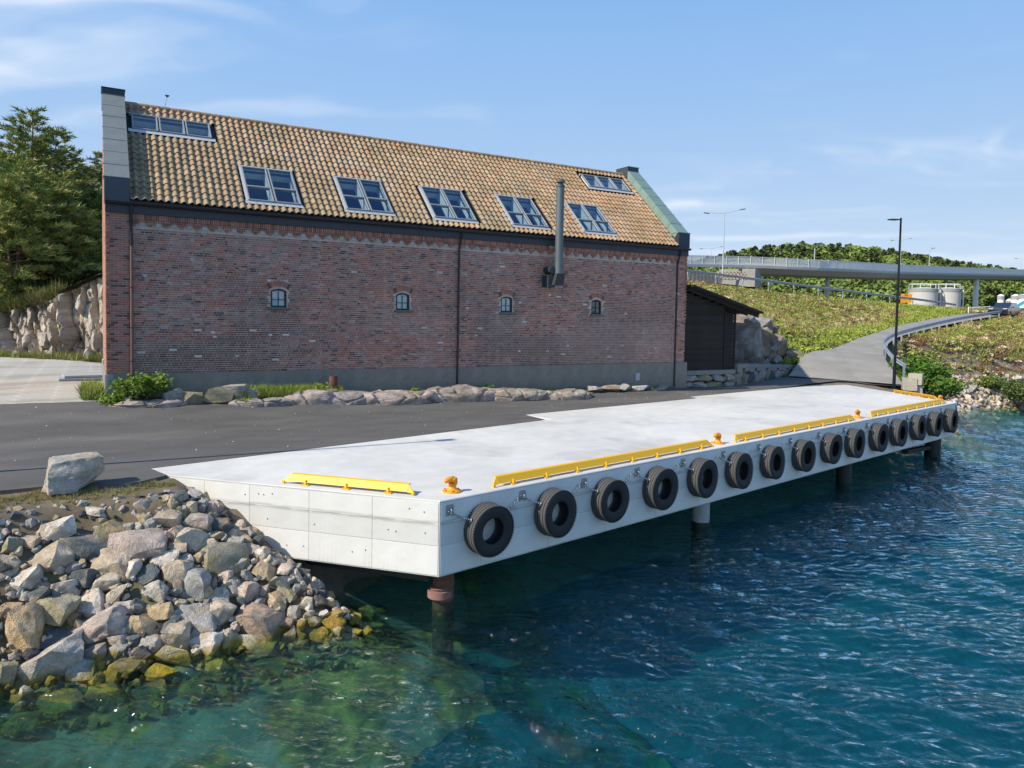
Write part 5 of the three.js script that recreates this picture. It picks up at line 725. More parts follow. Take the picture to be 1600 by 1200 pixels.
// ================================================================ LAMP POSTS
{
  const black = std([0.012, 0.012, 0.014], 0.4, { metalness: 0.4 }), face = std([0.5, 0.5, 0.48], 0.4);
  const post = (x, z, y0, h, ry, label) => {
    const g = thing('lamp_post', label, 'lamp post', [x, y0, z], 'black lamp posts by the quay'); g.rotation.y = ry;
    part(g, 'pole', sweep([[0, 0, 0], [0, 1.2, 0], [0, 1.22, 0], [0, h, 0]].map((p) => new THREE.Vector3(...p)), [0.085, 0.08, 0.07, 0.048], 14), black);
    part(g, 'base_plate', join([rbox(0.34, 0.025, 0.34, 0.006, 0, 0.012, 0), ...[[-1, -1], [1, -1], [-1, 1], [1, 1]].map(([a, b]) => cyl(0.015, 0.015, 0.05, a * 0.13, 0.04, b * 0.13, 8))]), black);
    part(g, 'arm', join([rbox(0.34, 0.045, 0.05, 0.01, -0.15, h - 0.10, 0, 0, 0, 0.05), bar(new THREE.Vector3(-0.08, h - 0.10, 0), new THREE.Vector3(0, h - 0.22, 0), 0.025)]), black);
    const l = part(g, 'lamp_head', rbox(0.56, 0.06, 0.30, 0.02, -0.52, h - 0.12, 0, 0, 0, 0.03), black); part(l, 'diffuser', box(0.4, 0.01, 0.22, -0.54, h - 0.155, 0), face);
  };
  const p = onY(1396.5, 608, 0.02); post(p.x, p.z, 0.02, 9.0, -0.15, 'tall black lamp post with a flat head at the far end of the quay');
  post(-3.35, 8.05, 0.02, 9.0, Math.PI, 'tall black lamp post on the asphalt left of the boulder');
}

// ================================================================ GUARD RAILS
const galv = std([0.33, 0.36, 0.40], 0.5, { metalness: 0.45, map: rep(T.streak, 1) });
function guardRail(pts, every, label, side, opts = {}) {
  const c = new THREE.CatmullRomCurve3(pts, false, 'centripetal'), L = c.getLength(), g = thing('guard_rail', label, 'guard rail', [0, 0, 0], 'steel guard rails beside the roads');
  const n = Math.max(30, Math.round(L / 0.8)), prof = [[0, 0.75], [0.035, 0.72], [0.075, 0.70], [0.075, 0.66], [0.02, 0.62], [0.02, 0.58], [0.075, 0.54], [0.075, 0.50], [0.035, 0.48], [0, 0.45]];
  const pos = c.getSpacedPoints(n), nor = pos.map((p, i) => { const a = pos[Math.max(0, i - 1)], b = pos[Math.min(n, i + 1)]; return new THREE.Vector3(-(b.z - a.z), 0, b.x - a.x).normalize().multiplyScalar(side); });
  const m = std([0.33, 0.36, 0.40], 0.5, { metalness: 0.45, side: THREE.DoubleSide });
  part(g, 'beam', sheet(n, prof.length - 1, (u, v) => { const i = Math.round(u * n), q = prof[Math.round(v * (prof.length - 1))], p = pos[i]; return [p.x + nor[i].x * (q[0] + 0.07), p.y + q[1] * (opts.k ?? 1), p.z + nor[i].z * (q[0] + 0.07)]; }), m);
  const postG = box(0.07, 1.5, 0.11, 0, -0.05, 0), k = Math.floor(L / every);
  for (let i = 0; i <= k; i++) { const t = Math.min(1, i * every / L), p = c.getPointAt(t), d = c.getTangentAt(t); const o = part(g, 'post', postG, opts.post ?? galv); o.position.copy(p); o.rotation.y = Math.atan2(-d.z, d.x); }
  return g;
}
{
  guardRail(UPPER.map((p) => p.clone().setY(p.y + 0.62)), 4, 'steel guard rail along the top of the heather bank', 1, { post: std([0.62, 0.63, 0.63], 0.6) });
  guardRail(UPPER.map((p) => p.clone().addScaledVector(BACK, 9.2).setY(p.y + 0.15)), 4, 'steel guard rail on the far side of the upper road', -1);
  const low = [[1412, 588, 41.6], [1396, 577, 44], [1384, 564, 46.2], [1378, 551, 48.6], [1388, 540, 51.5], [1408, 531.5, 55], [1450, 519, 62], [1503, 506.5, 70], [1562, 496.5, 77], [1645, 486, 87]].map((p) => at(...p));
  guardRail(low.map((p) => p.clone().setY(Math.max(p.y, 0.1) + 0.02)), 2.6, 'curved steel guard rail between the road and the leafy shrub', 1);
  // short white barrier at the junction
  const b = thing('road_barrier', 'short white pipe barrier at the road junction', 'barrier', [0, 0, 0]), a0 = at(1513, 492, 84), a1 = at(1546, 490, 86), w = std([0.75, 0.75, 0.74], 0.5);
  part(b, 'rail', join([sweep([a0.clone().setY(a0.y + 0.8), a1.clone().setY(a1.y + 0.8)], [0.06, 0.06], 8), sweep([a0.clone().setY(a0.y + 0.4), a1.clone().setY(a1.y + 0.4)], [0.05, 0.05], 8)]), w);
  for (const t of [0, 0.5, 1]) { const p = a0.clone().lerp(a1, t); part(b, 'post', cyl(0.06, 0.06, 1.1, p.x, p.y + 0.35, p.z, 8), w); }
}

// ================================================================ BRIDGE AND WHAT STANDS BEHIND IT
{
  const con = std([0.52, 0.51, 0.48], 0.9, { map: rep(T.concrete, 0.1) }), conD = std([0.34, 0.33, 0.305], 0.9), white = std([0.70, 0.70, 0.68], 0.7), railM = std([0.66, 0.67, 0.66], 0.6);
  const P = [[1040, 416, 116], [1120, 417, 120], [1190, 418.5, 123], [1240, 420.5, 125], [1300, 423, 129], [1400, 427, 146], [1500, 429.5, 172], [1600, 431.5, 200], [1720, 434, 236]].map((p) => at(...p));
  const c = new THREE.CatmullRomCurve3(P, false, 'centripetal'), across = new THREE.Vector3(BACK.x, 0, BACK.z);
  const br = thing('road_bridge', 'long curved concrete road bridge with a pale baluster railing', 'bridge', [0, 0, 0]);
  const prof = [[0, 0.35], [0, -0.15], [0.9, -0.95], [7.0, -0.95], [8.0, -0.15], [8.0, 0.35], [7.6, 0.35], [7.6, 0.05], [0.4, 0.05], [0.4, 0.35], [0, 0.35]], N = 60;
  const start = 0.085;
  part(br, 'deck', toCreasedNormals(sheet(N, prof.length - 1, (u, v) => { const p = c.getPointAt(lerp(start, 1, u)), q = prof[Math.round(v * (prof.length - 1))]; return [p.x + across.x * q[0], p.y + q[1], p.z + across.z * q[0]]; }), 0.4), conD);
  part(br, 'edge_beam', join([...Array(N)].map((_, i) => bar(c.getPointAt(i / N).add(new THREE.Vector3(0, 0.16, 0)), c.getPointAt((i + 1) / N).add(new THREE.Vector3(0, 0.16, 0)), 0.22, 0.42))), con);
  const L = c.getLength(), bal = [], posts = Math.floor(L / 2.4);
  for (let i = 0; i <= posts; i++) { const p = c.getPointAt(i / posts); part(br, 'railing_post', unitPost(), white).position.set(p.x, p.y + 1.05, p.z); }
  for (let i = 0; i < L / 0.15; i++) { const p = c.getPointAt(Math.min(1, i * 0.15 / L)); bal.push({ m: mat4(p.x, p.y + 1.08, p.z, 0, 0, 0, 0.06, 1.35, 0.06) }); }
  copies(br, 'balusters', new THREE.BoxGeometry(1, 1, 1), railM, bal);
  part(br, 'hand_rail', join([...Array(N)].flatMap((_, i) => [1.78, 0.44].map((h) => bar(c.getPointAt(i / N).add(new THREE.Vector3(0, h, 0)), c.getPointAt((i + 1) / N).add(new THREE.Vector3(0, h, 0)), 0.09, 0.09)))), railM);
  part(br, 'far_rail', join([...Array(N)].map((_, i) => { const o = across.clone().multiplyScalar(7.9); o.y = 1.2; return bar(c.getPointAt(i / N).add(o), c.getPointAt((i + 1) / N).add(o), 0.08, 0.5); })), railM);
  for (const [px, d, r] of [[1300, 131, 0.42], [1533, 181.5, 0.62]]) { const p = at(px, 450, d); const top = at(px, 434, d).y; part(br, 'column', cyl(r, r, top - 0.5, 0, 0, 0, 20), px > 1400 ? white : con).position.set(p.x + across.x * 2, (top + 0.5) / 2, p.z + across.z * 2); }
  const ab = at(1163, 431, 122); part(br, 'abutment', metric(box(4.6, 3.0, 6)), std([0.36, 0.355, 0.34], 0.9, { map: rep(T.concrete, 0.3) })).position.set(ab.x + across.x * 2.2, ab.y - 0.35, ab.z + across.z * 2.2); br.children.at(-1).rotation.y = 0.5;
  const stones = []; const r = rngOf(3); for (let j = 0; j < 4; j++) for (let i = 0; i < 8; i++) { const p = at(1122 + i * 5.6 + (j % 2) * 2.5 + r(), 425.5 + j * 3.4, 118.4 - j * 0.2); stones.push(rbox(0.58 + r() * 0.1, 0.32, 0.5, 0.05, p.x, p.y + (r() - 0.5) * 0.06, p.z, 0, 0.5 + r() * 0.2, (r() - 0.5) * 0.1)); }
  part(br, 'stone_pitching', join(stones), std([0.33, 0.285, 0.22], 0.95)).userData.kind = 'stuff';
  function unitPost() { return unitPost.g ??= new THREE.BoxGeometry(0.12, 1.6, 0.12); }
  // crash fence of upright planks on the embankment
  const fence = thing('plank_fence', 'weathered upright plank fence on the embankment below the bridge', 'fence', [0, 0, 0]);
  for (let i = 0; i < 34; i++) { const t = i / 33, p = at(lerp(1066, 1128, t), lerp(428, 434, t), lerp(96, 99, t)); part(fence, 'plank', unitPlank(), i % 3 ? std([0.34, 0.29, 0.25], 0.95) : std([0.45, 0.41, 0.38], 0.95)).applyMatrix4(mat4(p.x, p.y - 0.3, p.z, 0, 0, (r() - 0.5) * 0.15, 0.6 + r() * 0.5, lerp(1, 0.45, t) * (0.85 + 0.3 * r()), 1)); }
  function unitPlank() { return unitPlank.g ??= new THREE.BoxGeometry(0.16, 1.9, 0.05); }
  // street lamps
  const grey = std([0.55, 0.58, 0.60], 0.4, { metalness: 0.4 }), head = std([0.16, 0.19, 0.21], 0.5);
  const lamp = (px, top, base, d, arms, label) => { const b = at(px, base, d), h = at(px, top, d).y - b.y, g = thing('street_lamp', label, 'street lamp', [b.x, b.y, b.z], 'street lamps along the bridge road'); part(g, 'pole', cyl(0.10, 0.06, h, 0, h / 2, 0, 8), grey); for (const s of arms) { part(g, 'arm', bar(new THREE.Vector3(0, h, 0), new THREE.Vector3(RT.x * s * 2.1, h + 0.35 * (s > 0 ? 1.4 : 0.1), RT.z * s * 2.1), 0.06), grey); part(g, 'lamp_head', rbox(0.75, 0.12, 0.3, 0.03), head).applyMatrix4(mat4(RT.x * s * 2.4, h + 0.42 * (s > 0 ? 1.4 : 0), RT.z * s * 2.4, 0, Math.atan2(-RT.z, RT.x), s * 0.12)); } };
  lamp(1129, 334, 432, 97, [-1, 1], 'tall double armed street lamp behind the guard rail'); lamp(1111, 389, 420, 170, [-1, 1], 'small far street lamp left of the bridge abutment'); lamp(1272, 388, 420, 128, [0.3], 'street lamp on the bridge before the wooded hill'); lamp(1406, 376, 428, 190, [-1, 1], 'far double street lamp seen past the black lamp post'); lamp(1451, 392, 430, 160, [0.3], 'thin street lamp on the bridge right of the black lamp post'); lamp(1594, 404, 432, 199, [-0.6], 'street lamp on the bridge at the right');
  // tanks and silos
  const tankM = std([0.62, 0.61, 0.58], 0.8, { map: rep(T.streak, 0.25) }), pipeM = std([0.70, 0.70, 0.68], 0.5);
  const tank = (px, d, rPx, top, m, label, stripes) => { const b = at(px, 484, d), R = rPx * d / FOCAL, h = at(px, top, d).y - b.y, g = thing('storage_tank', label, 'tank', [b.x, b.y - 1.5, b.z], 'tanks behind the bridge'); part(g, 'shell', cyl(R, R, h + 1.5, 0, (h + 1.5) / 2, 0, 40), m); part(g, 'roof', cyl(R + 0.08, R * 0.3, 0.35, 0, h + 1.7, 0, 40), m); part(g, 'top_ring', cyl(R + 0.06, R + 0.06, 0.5, 0, h + 1.2, 0, 40, 0, 0, 0, true), std([0.30, 0.30, 0.29], 0.8, { side: THREE.DoubleSide })); if (stripes !== null) part(g, 'top_pipes', join([...Array(9)].map((_, i) => { const a = i / 9 * 6.28; return cyl(0.05, 0.05, 1.0, Math.cos(a) * R * 0.95, h + 2.0, Math.sin(a) * R * 0.95, 6); }).concat([new THREE.TorusGeometry(R * 0.95, 0.06, 6, 40).rotateX(Math.PI / 2).translate(0, h + 2.45, 0), sweep([new THREE.Vector3(R * 0.7, h + 2.0, R * 0.8), new THREE.Vector3(R * 1.02, h + 1.6, R * 0.75), new THREE.Vector3(R * 1.02, 0, R * 0.75)], [0.14, 0.14, 0.14], 8)])), pipeM); return g; };
  tank(1441, 140, 20.5, 452, tankM, 'left wide concrete grey storage tank with pipes on top', 0); tank(1480, 141, 18, 452, tankM, 'right concrete grey storage tank with a white pipe down its side', 0);
  const silo = std([0.82, 0.82, 0.80], 0.5); tank(1563, 128, 4.5, 463, silo, 'slim white silo left of the other silos', null); tank(1576.5, 130, 4.5, 470, silo, 'short white silo between the tall ones', null); tank(1586, 129, 6, 463, silo, 'tall white silo beside the striped one', null);
  const cv = document.createElement('canvas'); cv.width = cv.height = 256; const cx = cv.getContext('2d'); cx.fillStyle = '#e8ebec'; cx.fillRect(0, 0, 256, 256); cx.strokeStyle = '#2c8fae'; cx.lineWidth = 26; for (let i = -4; i < 8; i++) { cx.beginPath(); cx.moveTo(i * 64, 256); cx.lineTo(i * 64 + 190, 0); cx.stroke(); }
  const st = new THREE.CanvasTexture(cv); st.colorSpace = THREE.SRGBColorSpace; st.wrapS = st.wrapT = THREE.RepeatWrapping; tank(1606, 128, 15, 462, new THREE.MeshStandardMaterial({ map: st, roughness: 0.6 }), 'white silo with slanting blue stripes', null);
  // yellow road sign
  const sp = at(1416, 466, 103), sg = thing('road_sign', 'yellow direction sign on two posts beside the upper road', 'sign', [sp.x, sp.y, sp.z]); sg.rotation.y = -0.55;
  const sc = document.createElement('canvas'); sc.width = 256; sc.height = 200; const sx = sc.getContext('2d'); sx.fillStyle = '#f0a010'; sx.fillRect(0, 0, 256, 200); sx.fillStyle = '#1d5a34'; sx.fillRect(90, 18, 70, 36); sx.fillStyle = '#e0b020'; sx.fillRect(112, 26, 24, 20); sx.fillStyle = '#6b4a08'; for (const [y, w] of [[78, 60], [104, 90], [130, 110]]) { sx.fillRect(20, y, w, 7); sx.fillRect(196, y, 36, 7); }
  const sgt = new THREE.CanvasTexture(sc); sgt.colorSpace = THREE.SRGBColorSpace; part(sg, 'board', box(1.55, 1.25, 0.05, 0, 0, 0), new THREE.MeshStandardMaterial({ map: sgt, roughness: 0.5 })); part(sg, 'post', cyl(0.05, 0.05, 2.6, -0.5, -1.4, -0.06, 8), grey); part(sg, 'post', cyl(0.05, 0.05, 2.6, 0.5, -1.4, -0.06, 8), grey);
  // parked dark car on the road
  const cp = at(1569, 496.5, 79), car = thing('car', 'dark blue estate car driving down the road past the guard rail', 'car', [cp.x, cp.y + 0.06, cp.z]); { const d = at(1500, 506, 70).sub(cp).setY(0).normalize(); car.rotation.y = Math.atan2(d.z, -d.x); }
  const paintM = new THREE.MeshPhysicalMaterial({ color: col(0.015, 0.018, 0.026), roughness: 0.3, metalness: 0.3, clearcoat: 1, clearcoatRoughness: 0.05 }), gl = new THREE.MeshPhysicalMaterial({ color: col(0.02, 0.025, 0.03), roughness: 0.05, metalness: 0, clearcoat: 1 });
  const bodyP = [[-2.3, 0.35], [-2.32, 0.75], [-2.2, 0.95], [-1.2, 1.02], [-0.3, 1.06], [1.9, 1.08], [2.3, 0.98], [2.34, 0.6], [2.3, 0.35], [1.85, 0.3], [1.75, 0.55], [1.45, 0.68], [1.1, 0.55], [1.0, 0.28], [-1.0, 0.28], [-1.1, 0.55], [-1.4, 0.68], [-1.75, 0.55], [-1.85, 0.3]];
  part(car, 'body', prism(bodyP, 1.84, 0.06), paintM); part(car, 'cabin', prism([[-1.15, 1.0], [-0.45, 1.48], [1.5, 1.52], [2.1, 1.02]], 1.5, 0.08), gl); part(car, 'roof', rbox(1.9, 0.05, 1.4, 0.02, 0.5, 1.56, 0), paintM);
  for (const [x, z] of [[-1.42, 0.82], [-1.42, -0.82], [1.42, 0.82], [1.42, -0.82]]) { const w = group(car, 'wheel'); w.position.set(x, 0.33, z); part(w, 'tyre', new THREE.TorusGeometry(0.25, 0.09, 8, 20), std([0.02, 0.02, 0.02], 0.9)); part(w, 'rim', cyl(0.2, 0.2, 0.12, 0, 0, 0, 16, Math.PI / 2), galvMat); }
  for (const s of [-1, 1]) { part(car, 'headlight', rbox(0.12, 0.16, 0.42, 0.03, -2.27, 0.82, s * 0.66), std([0.75, 0.78, 0.8], 0.2)); part(car, 'mirror', rbox(0.14, 0.12, 0.2, 0.03, -0.75, 1.08, s * 1.0), paintM); }
  part(car, 'number_plate', box(0.02, 0.11, 0.5, -2.365, 0.52, 0), std([0.8, 0.8, 0.8], 0.5)); part(car, 'grille', rbox(0.05, 0.22, 0.8, 0.02, -2.34, 0.72, 0), std([0.05, 0.05, 0.05], 0.4));
}

// ================================================================ VEGETATION
const leafMat = (r = 0.7) => new THREE.MeshPhysicalMaterial({ color: col(1, 1, 1), vertexColors: true, roughness: 1, transmission: 0.28, thickness: 0, side: THREE.DoubleSide, specularIntensity: 0.3 });
const leafM = leafMat(), needleM = std([1, 1, 1], 1, { vertexColors: true, side: THREE.DoubleSide }), barkM = std([0.16, 0.115, 0.085], 1, { bumpMap: rep(T.wood, 3, 1), bumpScale: 0.02 }), pineBark = std([0.20, 0.125, 0.085], 1, { bumpMap: rep(T.wood, 3, 1), bumpScale: 0.02 });
class Leaves {
  constructor() { this.p = []; this.c = []; this.n = []; }
  tri(a, b, d, c) { this.p.push(...a, ...b, ...d); for (let i = 0; i < 3; i++) this.c.push(...c); }
  leaf(x, y, z, s, r, c, flat = 0.4) {                                                       // a folded leaf: two triangles
    const a = r() * 6.283, e = (r() - flat) * 1.3, dx = Math.cos(a) * Math.cos(e), dy = Math.sin(e), dz = Math.sin(a) * Math.cos(e), b = r() * 6.283; let ux = Math.cos(b), uy = Math.sin(b) * 0.6, uz = Math.sin(b + 1.3); const q = ux * dx + uy * dy + uz * dz; ux -= q * dx; uy -= q * dy; uz -= q * dz; const l = Math.hypot(ux, uy, uz) || 1, w = s * 0.42 / l;
    const T0 = [x, y, z], T1 = [x + dx * s, y + dy * s, z + dz * s], M = [x + dx * s * 0.5, y + dy * s * 0.5, z + dz * s * 0.5]; this.tri(T0, T1, [M[0] + ux * w, M[1] + uy * w, M[2] + uz * w], c); this.tri(T0, [M[0] - ux * w, M[1] - uy * w + s * 0.06, M[2] - uz * w], T1, c);
  }
  needle(x, y, z, dx, dy, dz, s, w, r, c) { const bx = r() - 0.5, by = r() - 0.5, bz = r() - 0.5; this.tri([x - bx * w, y - by * w, z - bz * w], [x + bx * w, y + by * w, z + bz * w], [x + dx * s, y + dy * s, z + dz * s], c); }
  geo() { const g = new THREE.BufferGeometry(); g.setAttribute('position', new THREE.Float32BufferAttribute(this.p, 3)); g.setAttribute('color', new THREE.Float32BufferAttribute(this.c, 3)); g.setAttribute('uv', new THREE.Float32BufferAttribute(new Float32Array(this.p.length / 3 * 2), 2)); g.computeVertexNormals(); return g; }
}
const V3 = (x, y, z) => new THREE.Vector3(x, y, z);
function pine(pos, H, R, seed, label, tint = 1, low = 0.28) {
  const r = rngOf(seed), t = thing('pine_tree', label, 'tree', [pos.x, pos.y - 0.2, pos.z], 'pines on the slope left of the warehouse'), L = new Leaves(), lx = (r() - 0.5) * 0.6, lz = (r() - 0.5) * 0.6, limbs = [];
  const spine = (k) => V3(lx * k * k + 0.15 * Math.sin(k * 5 + seed), H * k, lz * k * k + 0.12 * Math.cos(k * 4 + seed));
  limbs.push(sweep([...Array(9)].map((_, i) => spine(i / 8)), [...Array(9)].map((_, i) => lerp(0.14, 0.02, i / 8) * H / 10), 8));
  const tuft = (p, d, s) => { const g = 0.6 + 0.8 * r(), old = r(), c = mulc(old < 0.45 ? [0.062, 0.084, 0.022] : old < 0.8 ? [0.095, 0.108, 0.024] : [0.13, 0.125, 0.035], g * tint); for (let i = 0; i < 15; i++) { const a = r() * 6.283, e = r() * 1.9 - 0.75; L.needle(p.x + (r() - 0.5) * 0.22, p.y + (r() - 0.5) * 0.14, p.z + (r() - 0.5) * 0.22, Math.cos(a) * Math.cos(e) * 0.8 + d.x * 0.6, Math.sin(e) * 0.7 + 0.25, Math.sin(a) * Math.cos(e) * 0.8 + d.z * 0.6, s * (0.7 + 0.6 * r()), 0.095, r, c); } };
  const whorls = Math.round(H * 2.1);
  for (let i = 0; i < whorls; i++) {
    const k = lerp(low * (0.5 + 0.6 * r()), 0.985, Math.pow((i + r()) / whorls, 0.85)), top = 1 - k, n = k > 0.9 ? 3 : 4 + Math.floor(r() * 2), o = spine(k), bare = k < low + 0.08;
    for (let j = 0; j < n; j++) {
      const a = (j + r() * 0.9) / n * 6.283, len = R * (0.16 + 1.05 * Math.pow(Math.sin(Math.PI * clamp(0.04 + top * 0.80)), 0.75) * (0.45 + 0.75 * r())) * (bare ? 0.7 : 1), up = lerp(0.05, 0.55, k) + (r() - 0.5) * 0.3, d = V3(Math.cos(a), up, Math.sin(a)), e = o.clone().addScaledVector(d, len); e.y -= 0.10 * len;
      const m = o.clone().lerp(e, 0.5); m.y += 0.06 * len; limbs.push(sweep([o, m, e], [0.035 * (0.3 + top), 0.022 * (0.3 + top), 0.006], 5, false));
      const pieces = bare ? 2 : Math.max(3, Math.round(len * 4.6));
      for (let q = 0; q < pieces; q++) { const s = lerp(bare ? 0.7 : 0.28, 1.03, (q + r() * 0.6) / pieces), p = o.clone().lerp(m, Math.min(1, s * 2)); if (s > 0.5) p.copy(m).lerp(e, s * 2 - 1); const sp = 0.26 * len * s * (1 - 0.4 * s); p.x += (r() - 0.5) * sp * 2; p.z += (r() - 0.5) * sp * 2; p.y += (r() - 0.3) * 0.14; tuft(p, d, 0.34); }
    }
  }
  for (let i = 0; i < 5; i++) tuft(spine(0.99).add(V3((r() - 0.5) * 0.2, 0.1 * i - 0.2, (r() - 0.5) * 0.2)), V3(0, 1, 0), 0.34);
  part(t, 'trunk', join(limbs), pineBark); part(t, 'crown', L.geo(), needleM);
}
function broadleaf(pos, H, R, seed, o) {
  const r = rngOf(seed), t = thing(o.name ?? 'leafy_tree', o.label, o.category ?? 'tree', [pos.x, pos.y - 0.15, pos.z], o.group), L = new Leaves(), limbs = [], tips = [];
  const grow = (p, d, len, rad, lev) => { const e = p.clone().addScaledVector(d, len), m = p.clone().lerp(e, 0.5).add(V3((r() - 0.5) * len * 0.14, 0, (r() - 0.5) * len * 0.14)); limbs.push(sweep([p, m, e], [rad, rad * 0.8, rad * 0.6], 6, false)); if (lev === 0) { tips.push(e, m); return; } if (lev === 1) tips.push(e); const n = 3 + Math.floor(r() * 2); for (let i = 0; i < n; i++) { const q = V3(d.x * 0.5 + (r() - 0.5) * 1.7, d.y * 0.5 + (r() - 0.12) * 0.9, d.z * 0.5 + (r() - 0.5) * 1.7).normalize(); grow(e.clone().lerp(p, r() * 0.4), q, len * (0.62 + 0.25 * r()), rad * 0.58, lev - 1); } };
  for (let i = 0; i < (o.stems ?? 1); i++) { const a = i / (o.stems ?? 1) * 6.28 + r(); grow(V3(0, 0, 0), V3(Math.cos(a) * (o.stems > 1 ? 0.7 : 0.1), 1, Math.sin(a) * (o.stems > 1 ? 0.7 : 0.1)).normalize(), H * (o.first ?? 0.34), 0.03 * H, 2); }
  const B = new THREE.Box3().setFromPoints(tips), c = B.getCenter(V3(0, 0, 0)), sz = B.getSize(V3(0, 0, 0)), fx = 2 * R * 0.82 / sz.x, fz = 2 * R * 0.82 / sz.z, fy = H * 0.9 / B.max.y;
  const fit = (p) => p.set((p.x - c.x) * fx, p.y * fy, (p.z - c.z) * fz);
  tips.forEach(fit); const wood = join(limbs), wp = wood.attributes.position; for (let i = 0; i < wp.count; i++) { const k = clamp(wp.getY(i) / (H * 0.4)); wp.setXYZ(i, (wp.getX(i) - c.x * k) * lerp(1, fx, k), wp.getY(i) * fy, (wp.getZ(i) - c.z * k) * lerp(1, fz, k)); } wood.computeVertexNormals();
  const each = Math.round(o.leaves / tips.length);
  for (const p of tips) { const g = 0.72 + 0.55 * r(), base = mulc(o.colors[Math.floor(r() * o.colors.length)], g), cl = o.clump * (0.7 + 0.6 * r()); for (let i = 0; i < each; i++) { const a = r() * 6.283, e = Math.acos(2 * r() - 1), q = Math.cbrt(r()) * cl; const y = p.y + Math.cos(e) * q * 0.75; if (y < 0.02) continue; L.leaf(p.x + Math.sin(e) * Math.cos(a) * q, y, p.z + Math.sin(e) * Math.sin(a) * q, o.size * (0.6 + 0.7 * r()), r, mulc(base, 0.8 + 0.4 * r())); } }
  part(t, 'trunk', wood, barkM); part(t, 'crown', L.geo(), leafM); return t;
}
{
  // wood on the slope to the left
  const top = new THREE.CatmullRomCurve3(CLIFF_T), stand = (px, d) => { let best = null, bd = 1e9; for (let i = 0; i <= 200; i++) { const a = top.getPoint(i / 200); for (let v = 0; v <= 1; v += 0.02) { const p = a.clone().addScaledVector(BACK, -0.25 + 50 * v), dd = depthOf(p.x, 0, p.z), x = PPX + FOCAL * p.clone().sub(EYE).dot(RT) / dd, e = Math.abs(dd - d) * 3 + Math.abs(x - px) * 0.1; if (e < bd) { bd = e; best = p.setY(a.y + 7.5 * Math.pow(v, 0.9)); } } } return best; };
  const list = [[58, 178, 54, 2.3, 'tallest slender pine, its tip clear of the others'], [88, 206, 58, 1.9, 'narrow spruce like pine right of the tallest one'], [8, 236, 49, 2.6, 'broad pine at the left with pale lower branches'], [34, 262, 46, 2.5, 'bushy pine in front with a bent branch'], [74, 268, 48, 2.3, 'olive green pine in the middle of the wood'], [112, 256, 56, 2.2, 'dark pine behind the leafy birch'], [124, 282, 62, 2.1, 'pine with a ragged top near the warehouse'], [150, 262, 60, 2.0, 'last pine before the warehouse gable'], [-30, 250, 50, 2.6, 'pine at the left edge of the wood'], [48, 230, 63, 2.3, 'pine standing behind the tallest one'], [96, 300, 47, 2.0, 'short pine at the edge of the slope'], [20, 300, 45, 2.2, 'low spreading pine above the rock face'], [140, 330, 52, 1.8, 'thin pine beside the bare rock'], [170, 240, 66, 2.2, 'pine half hidden by the warehouse gable'], [-10, 330, 47, 2.4, 'squat pine above the left of the rock face'], [62, 330, 50, 2.2, 'young pine under the tallest one'], [112, 345, 49, 1.9, 'young pine near the bare rock'], [28, 290, 57, 2.4, 'pine filling the gap behind the bent branch'], [150, 300, 57, 2.0, 'dense pine close to the warehouse gable'], [88, 290, 64, 2.4, 'far pine showing between the trunks']];
  list.forEach(([px, py, d, R, label], i) => { const b = stand(px, d), tipY = at(px, py, d).y; pine(b, Math.max(5, tipY - b.y), R * 1.15, 700 + i * 13, label + ' on the slope', [1, 0.85, 1.15, 1.2, 1.1, 0.8, 0.85, 0.95, 1.1, 0.85, 1.0, 1.2, 1.0, 0.9][i % 14] * 2.4, 0.10); });
  for (const [px, py, d, R, s, label] of [[135, 310, 55, 2.2, 21, 'bright green young birch between the dark pines'], [100, 330, 51, 1.7, 22, 'small bright leafy tree among the pine trunks'], [60, 360, 47, 1.8, 23, 'pale green leafy sapling in front of the pines']]) { const b = stand(px, d), tip = at(px, py, d).y; broadleaf(b, tip - b.y, R, s, { label, group: 'leafy trees among the pines', leaves: 7000, size: 0.17, clump: 0.8, colors: [[0.12, 0.18, 0.035], [0.15, 0.20, 0.04], [0.09, 0.15, 0.03]] }); }
  [[20, 452, 45, 1.3], [55, 445, 46, 1.6], [95, 438, 47, 1.5], [130, 425, 48, 1.6], [-5, 440, 47, 1.8], [75, 420, 51, 1.8], [150, 410, 51, 1.6], [30, 425, 52, 1.8], [110, 410, 54, 1.9]].forEach(([px, py, d, R], i) => { const b = stand(px, d); broadleaf(b, 1.2 + R * 0.9, R, 230 + i, { name: 'wood_shrub', category: 'shrub', label: ['rounded', 'wide', 'yellowish', 'tall', 'dense', 'loose', 'bright', 'shaded', 'spreading'][i] + ' leafy shrub at the edge of the wood above the cliff', group: 'shrubs at the edge of the wood', stems: 5, first: 0.3, leaves: 2600, size: 0.18, clump: 0.5, colors: [[0.17, 0.20, 0.045], [0.22, 0.23, 0.06], [0.12, 0.16, 0.035]] }); });
  // undergrowth on the slope
  const r = rngOf(88), tuftG = (() => { const L = new Leaves(), q = rngOf(4); for (let i = 0; i < 22; i++) { const a = q() * 6.283, e = 0.35 + q() * 1.1, rr = q() * 0.3; L.needle(Math.cos(a) * rr, 0, Math.sin(a) * rr, Math.cos(a) * Math.cos(e), Math.sin(e) * 1.2, Math.sin(a) * Math.cos(e), 0.5 + q() * 0.4, 0.09, q, mulc([1, 1, 1], 0.7 + 0.5 * q())); } return L.geo(); })();
  const under = []; const tc = new THREE.CatmullRomCurve3(CLIFF_T);
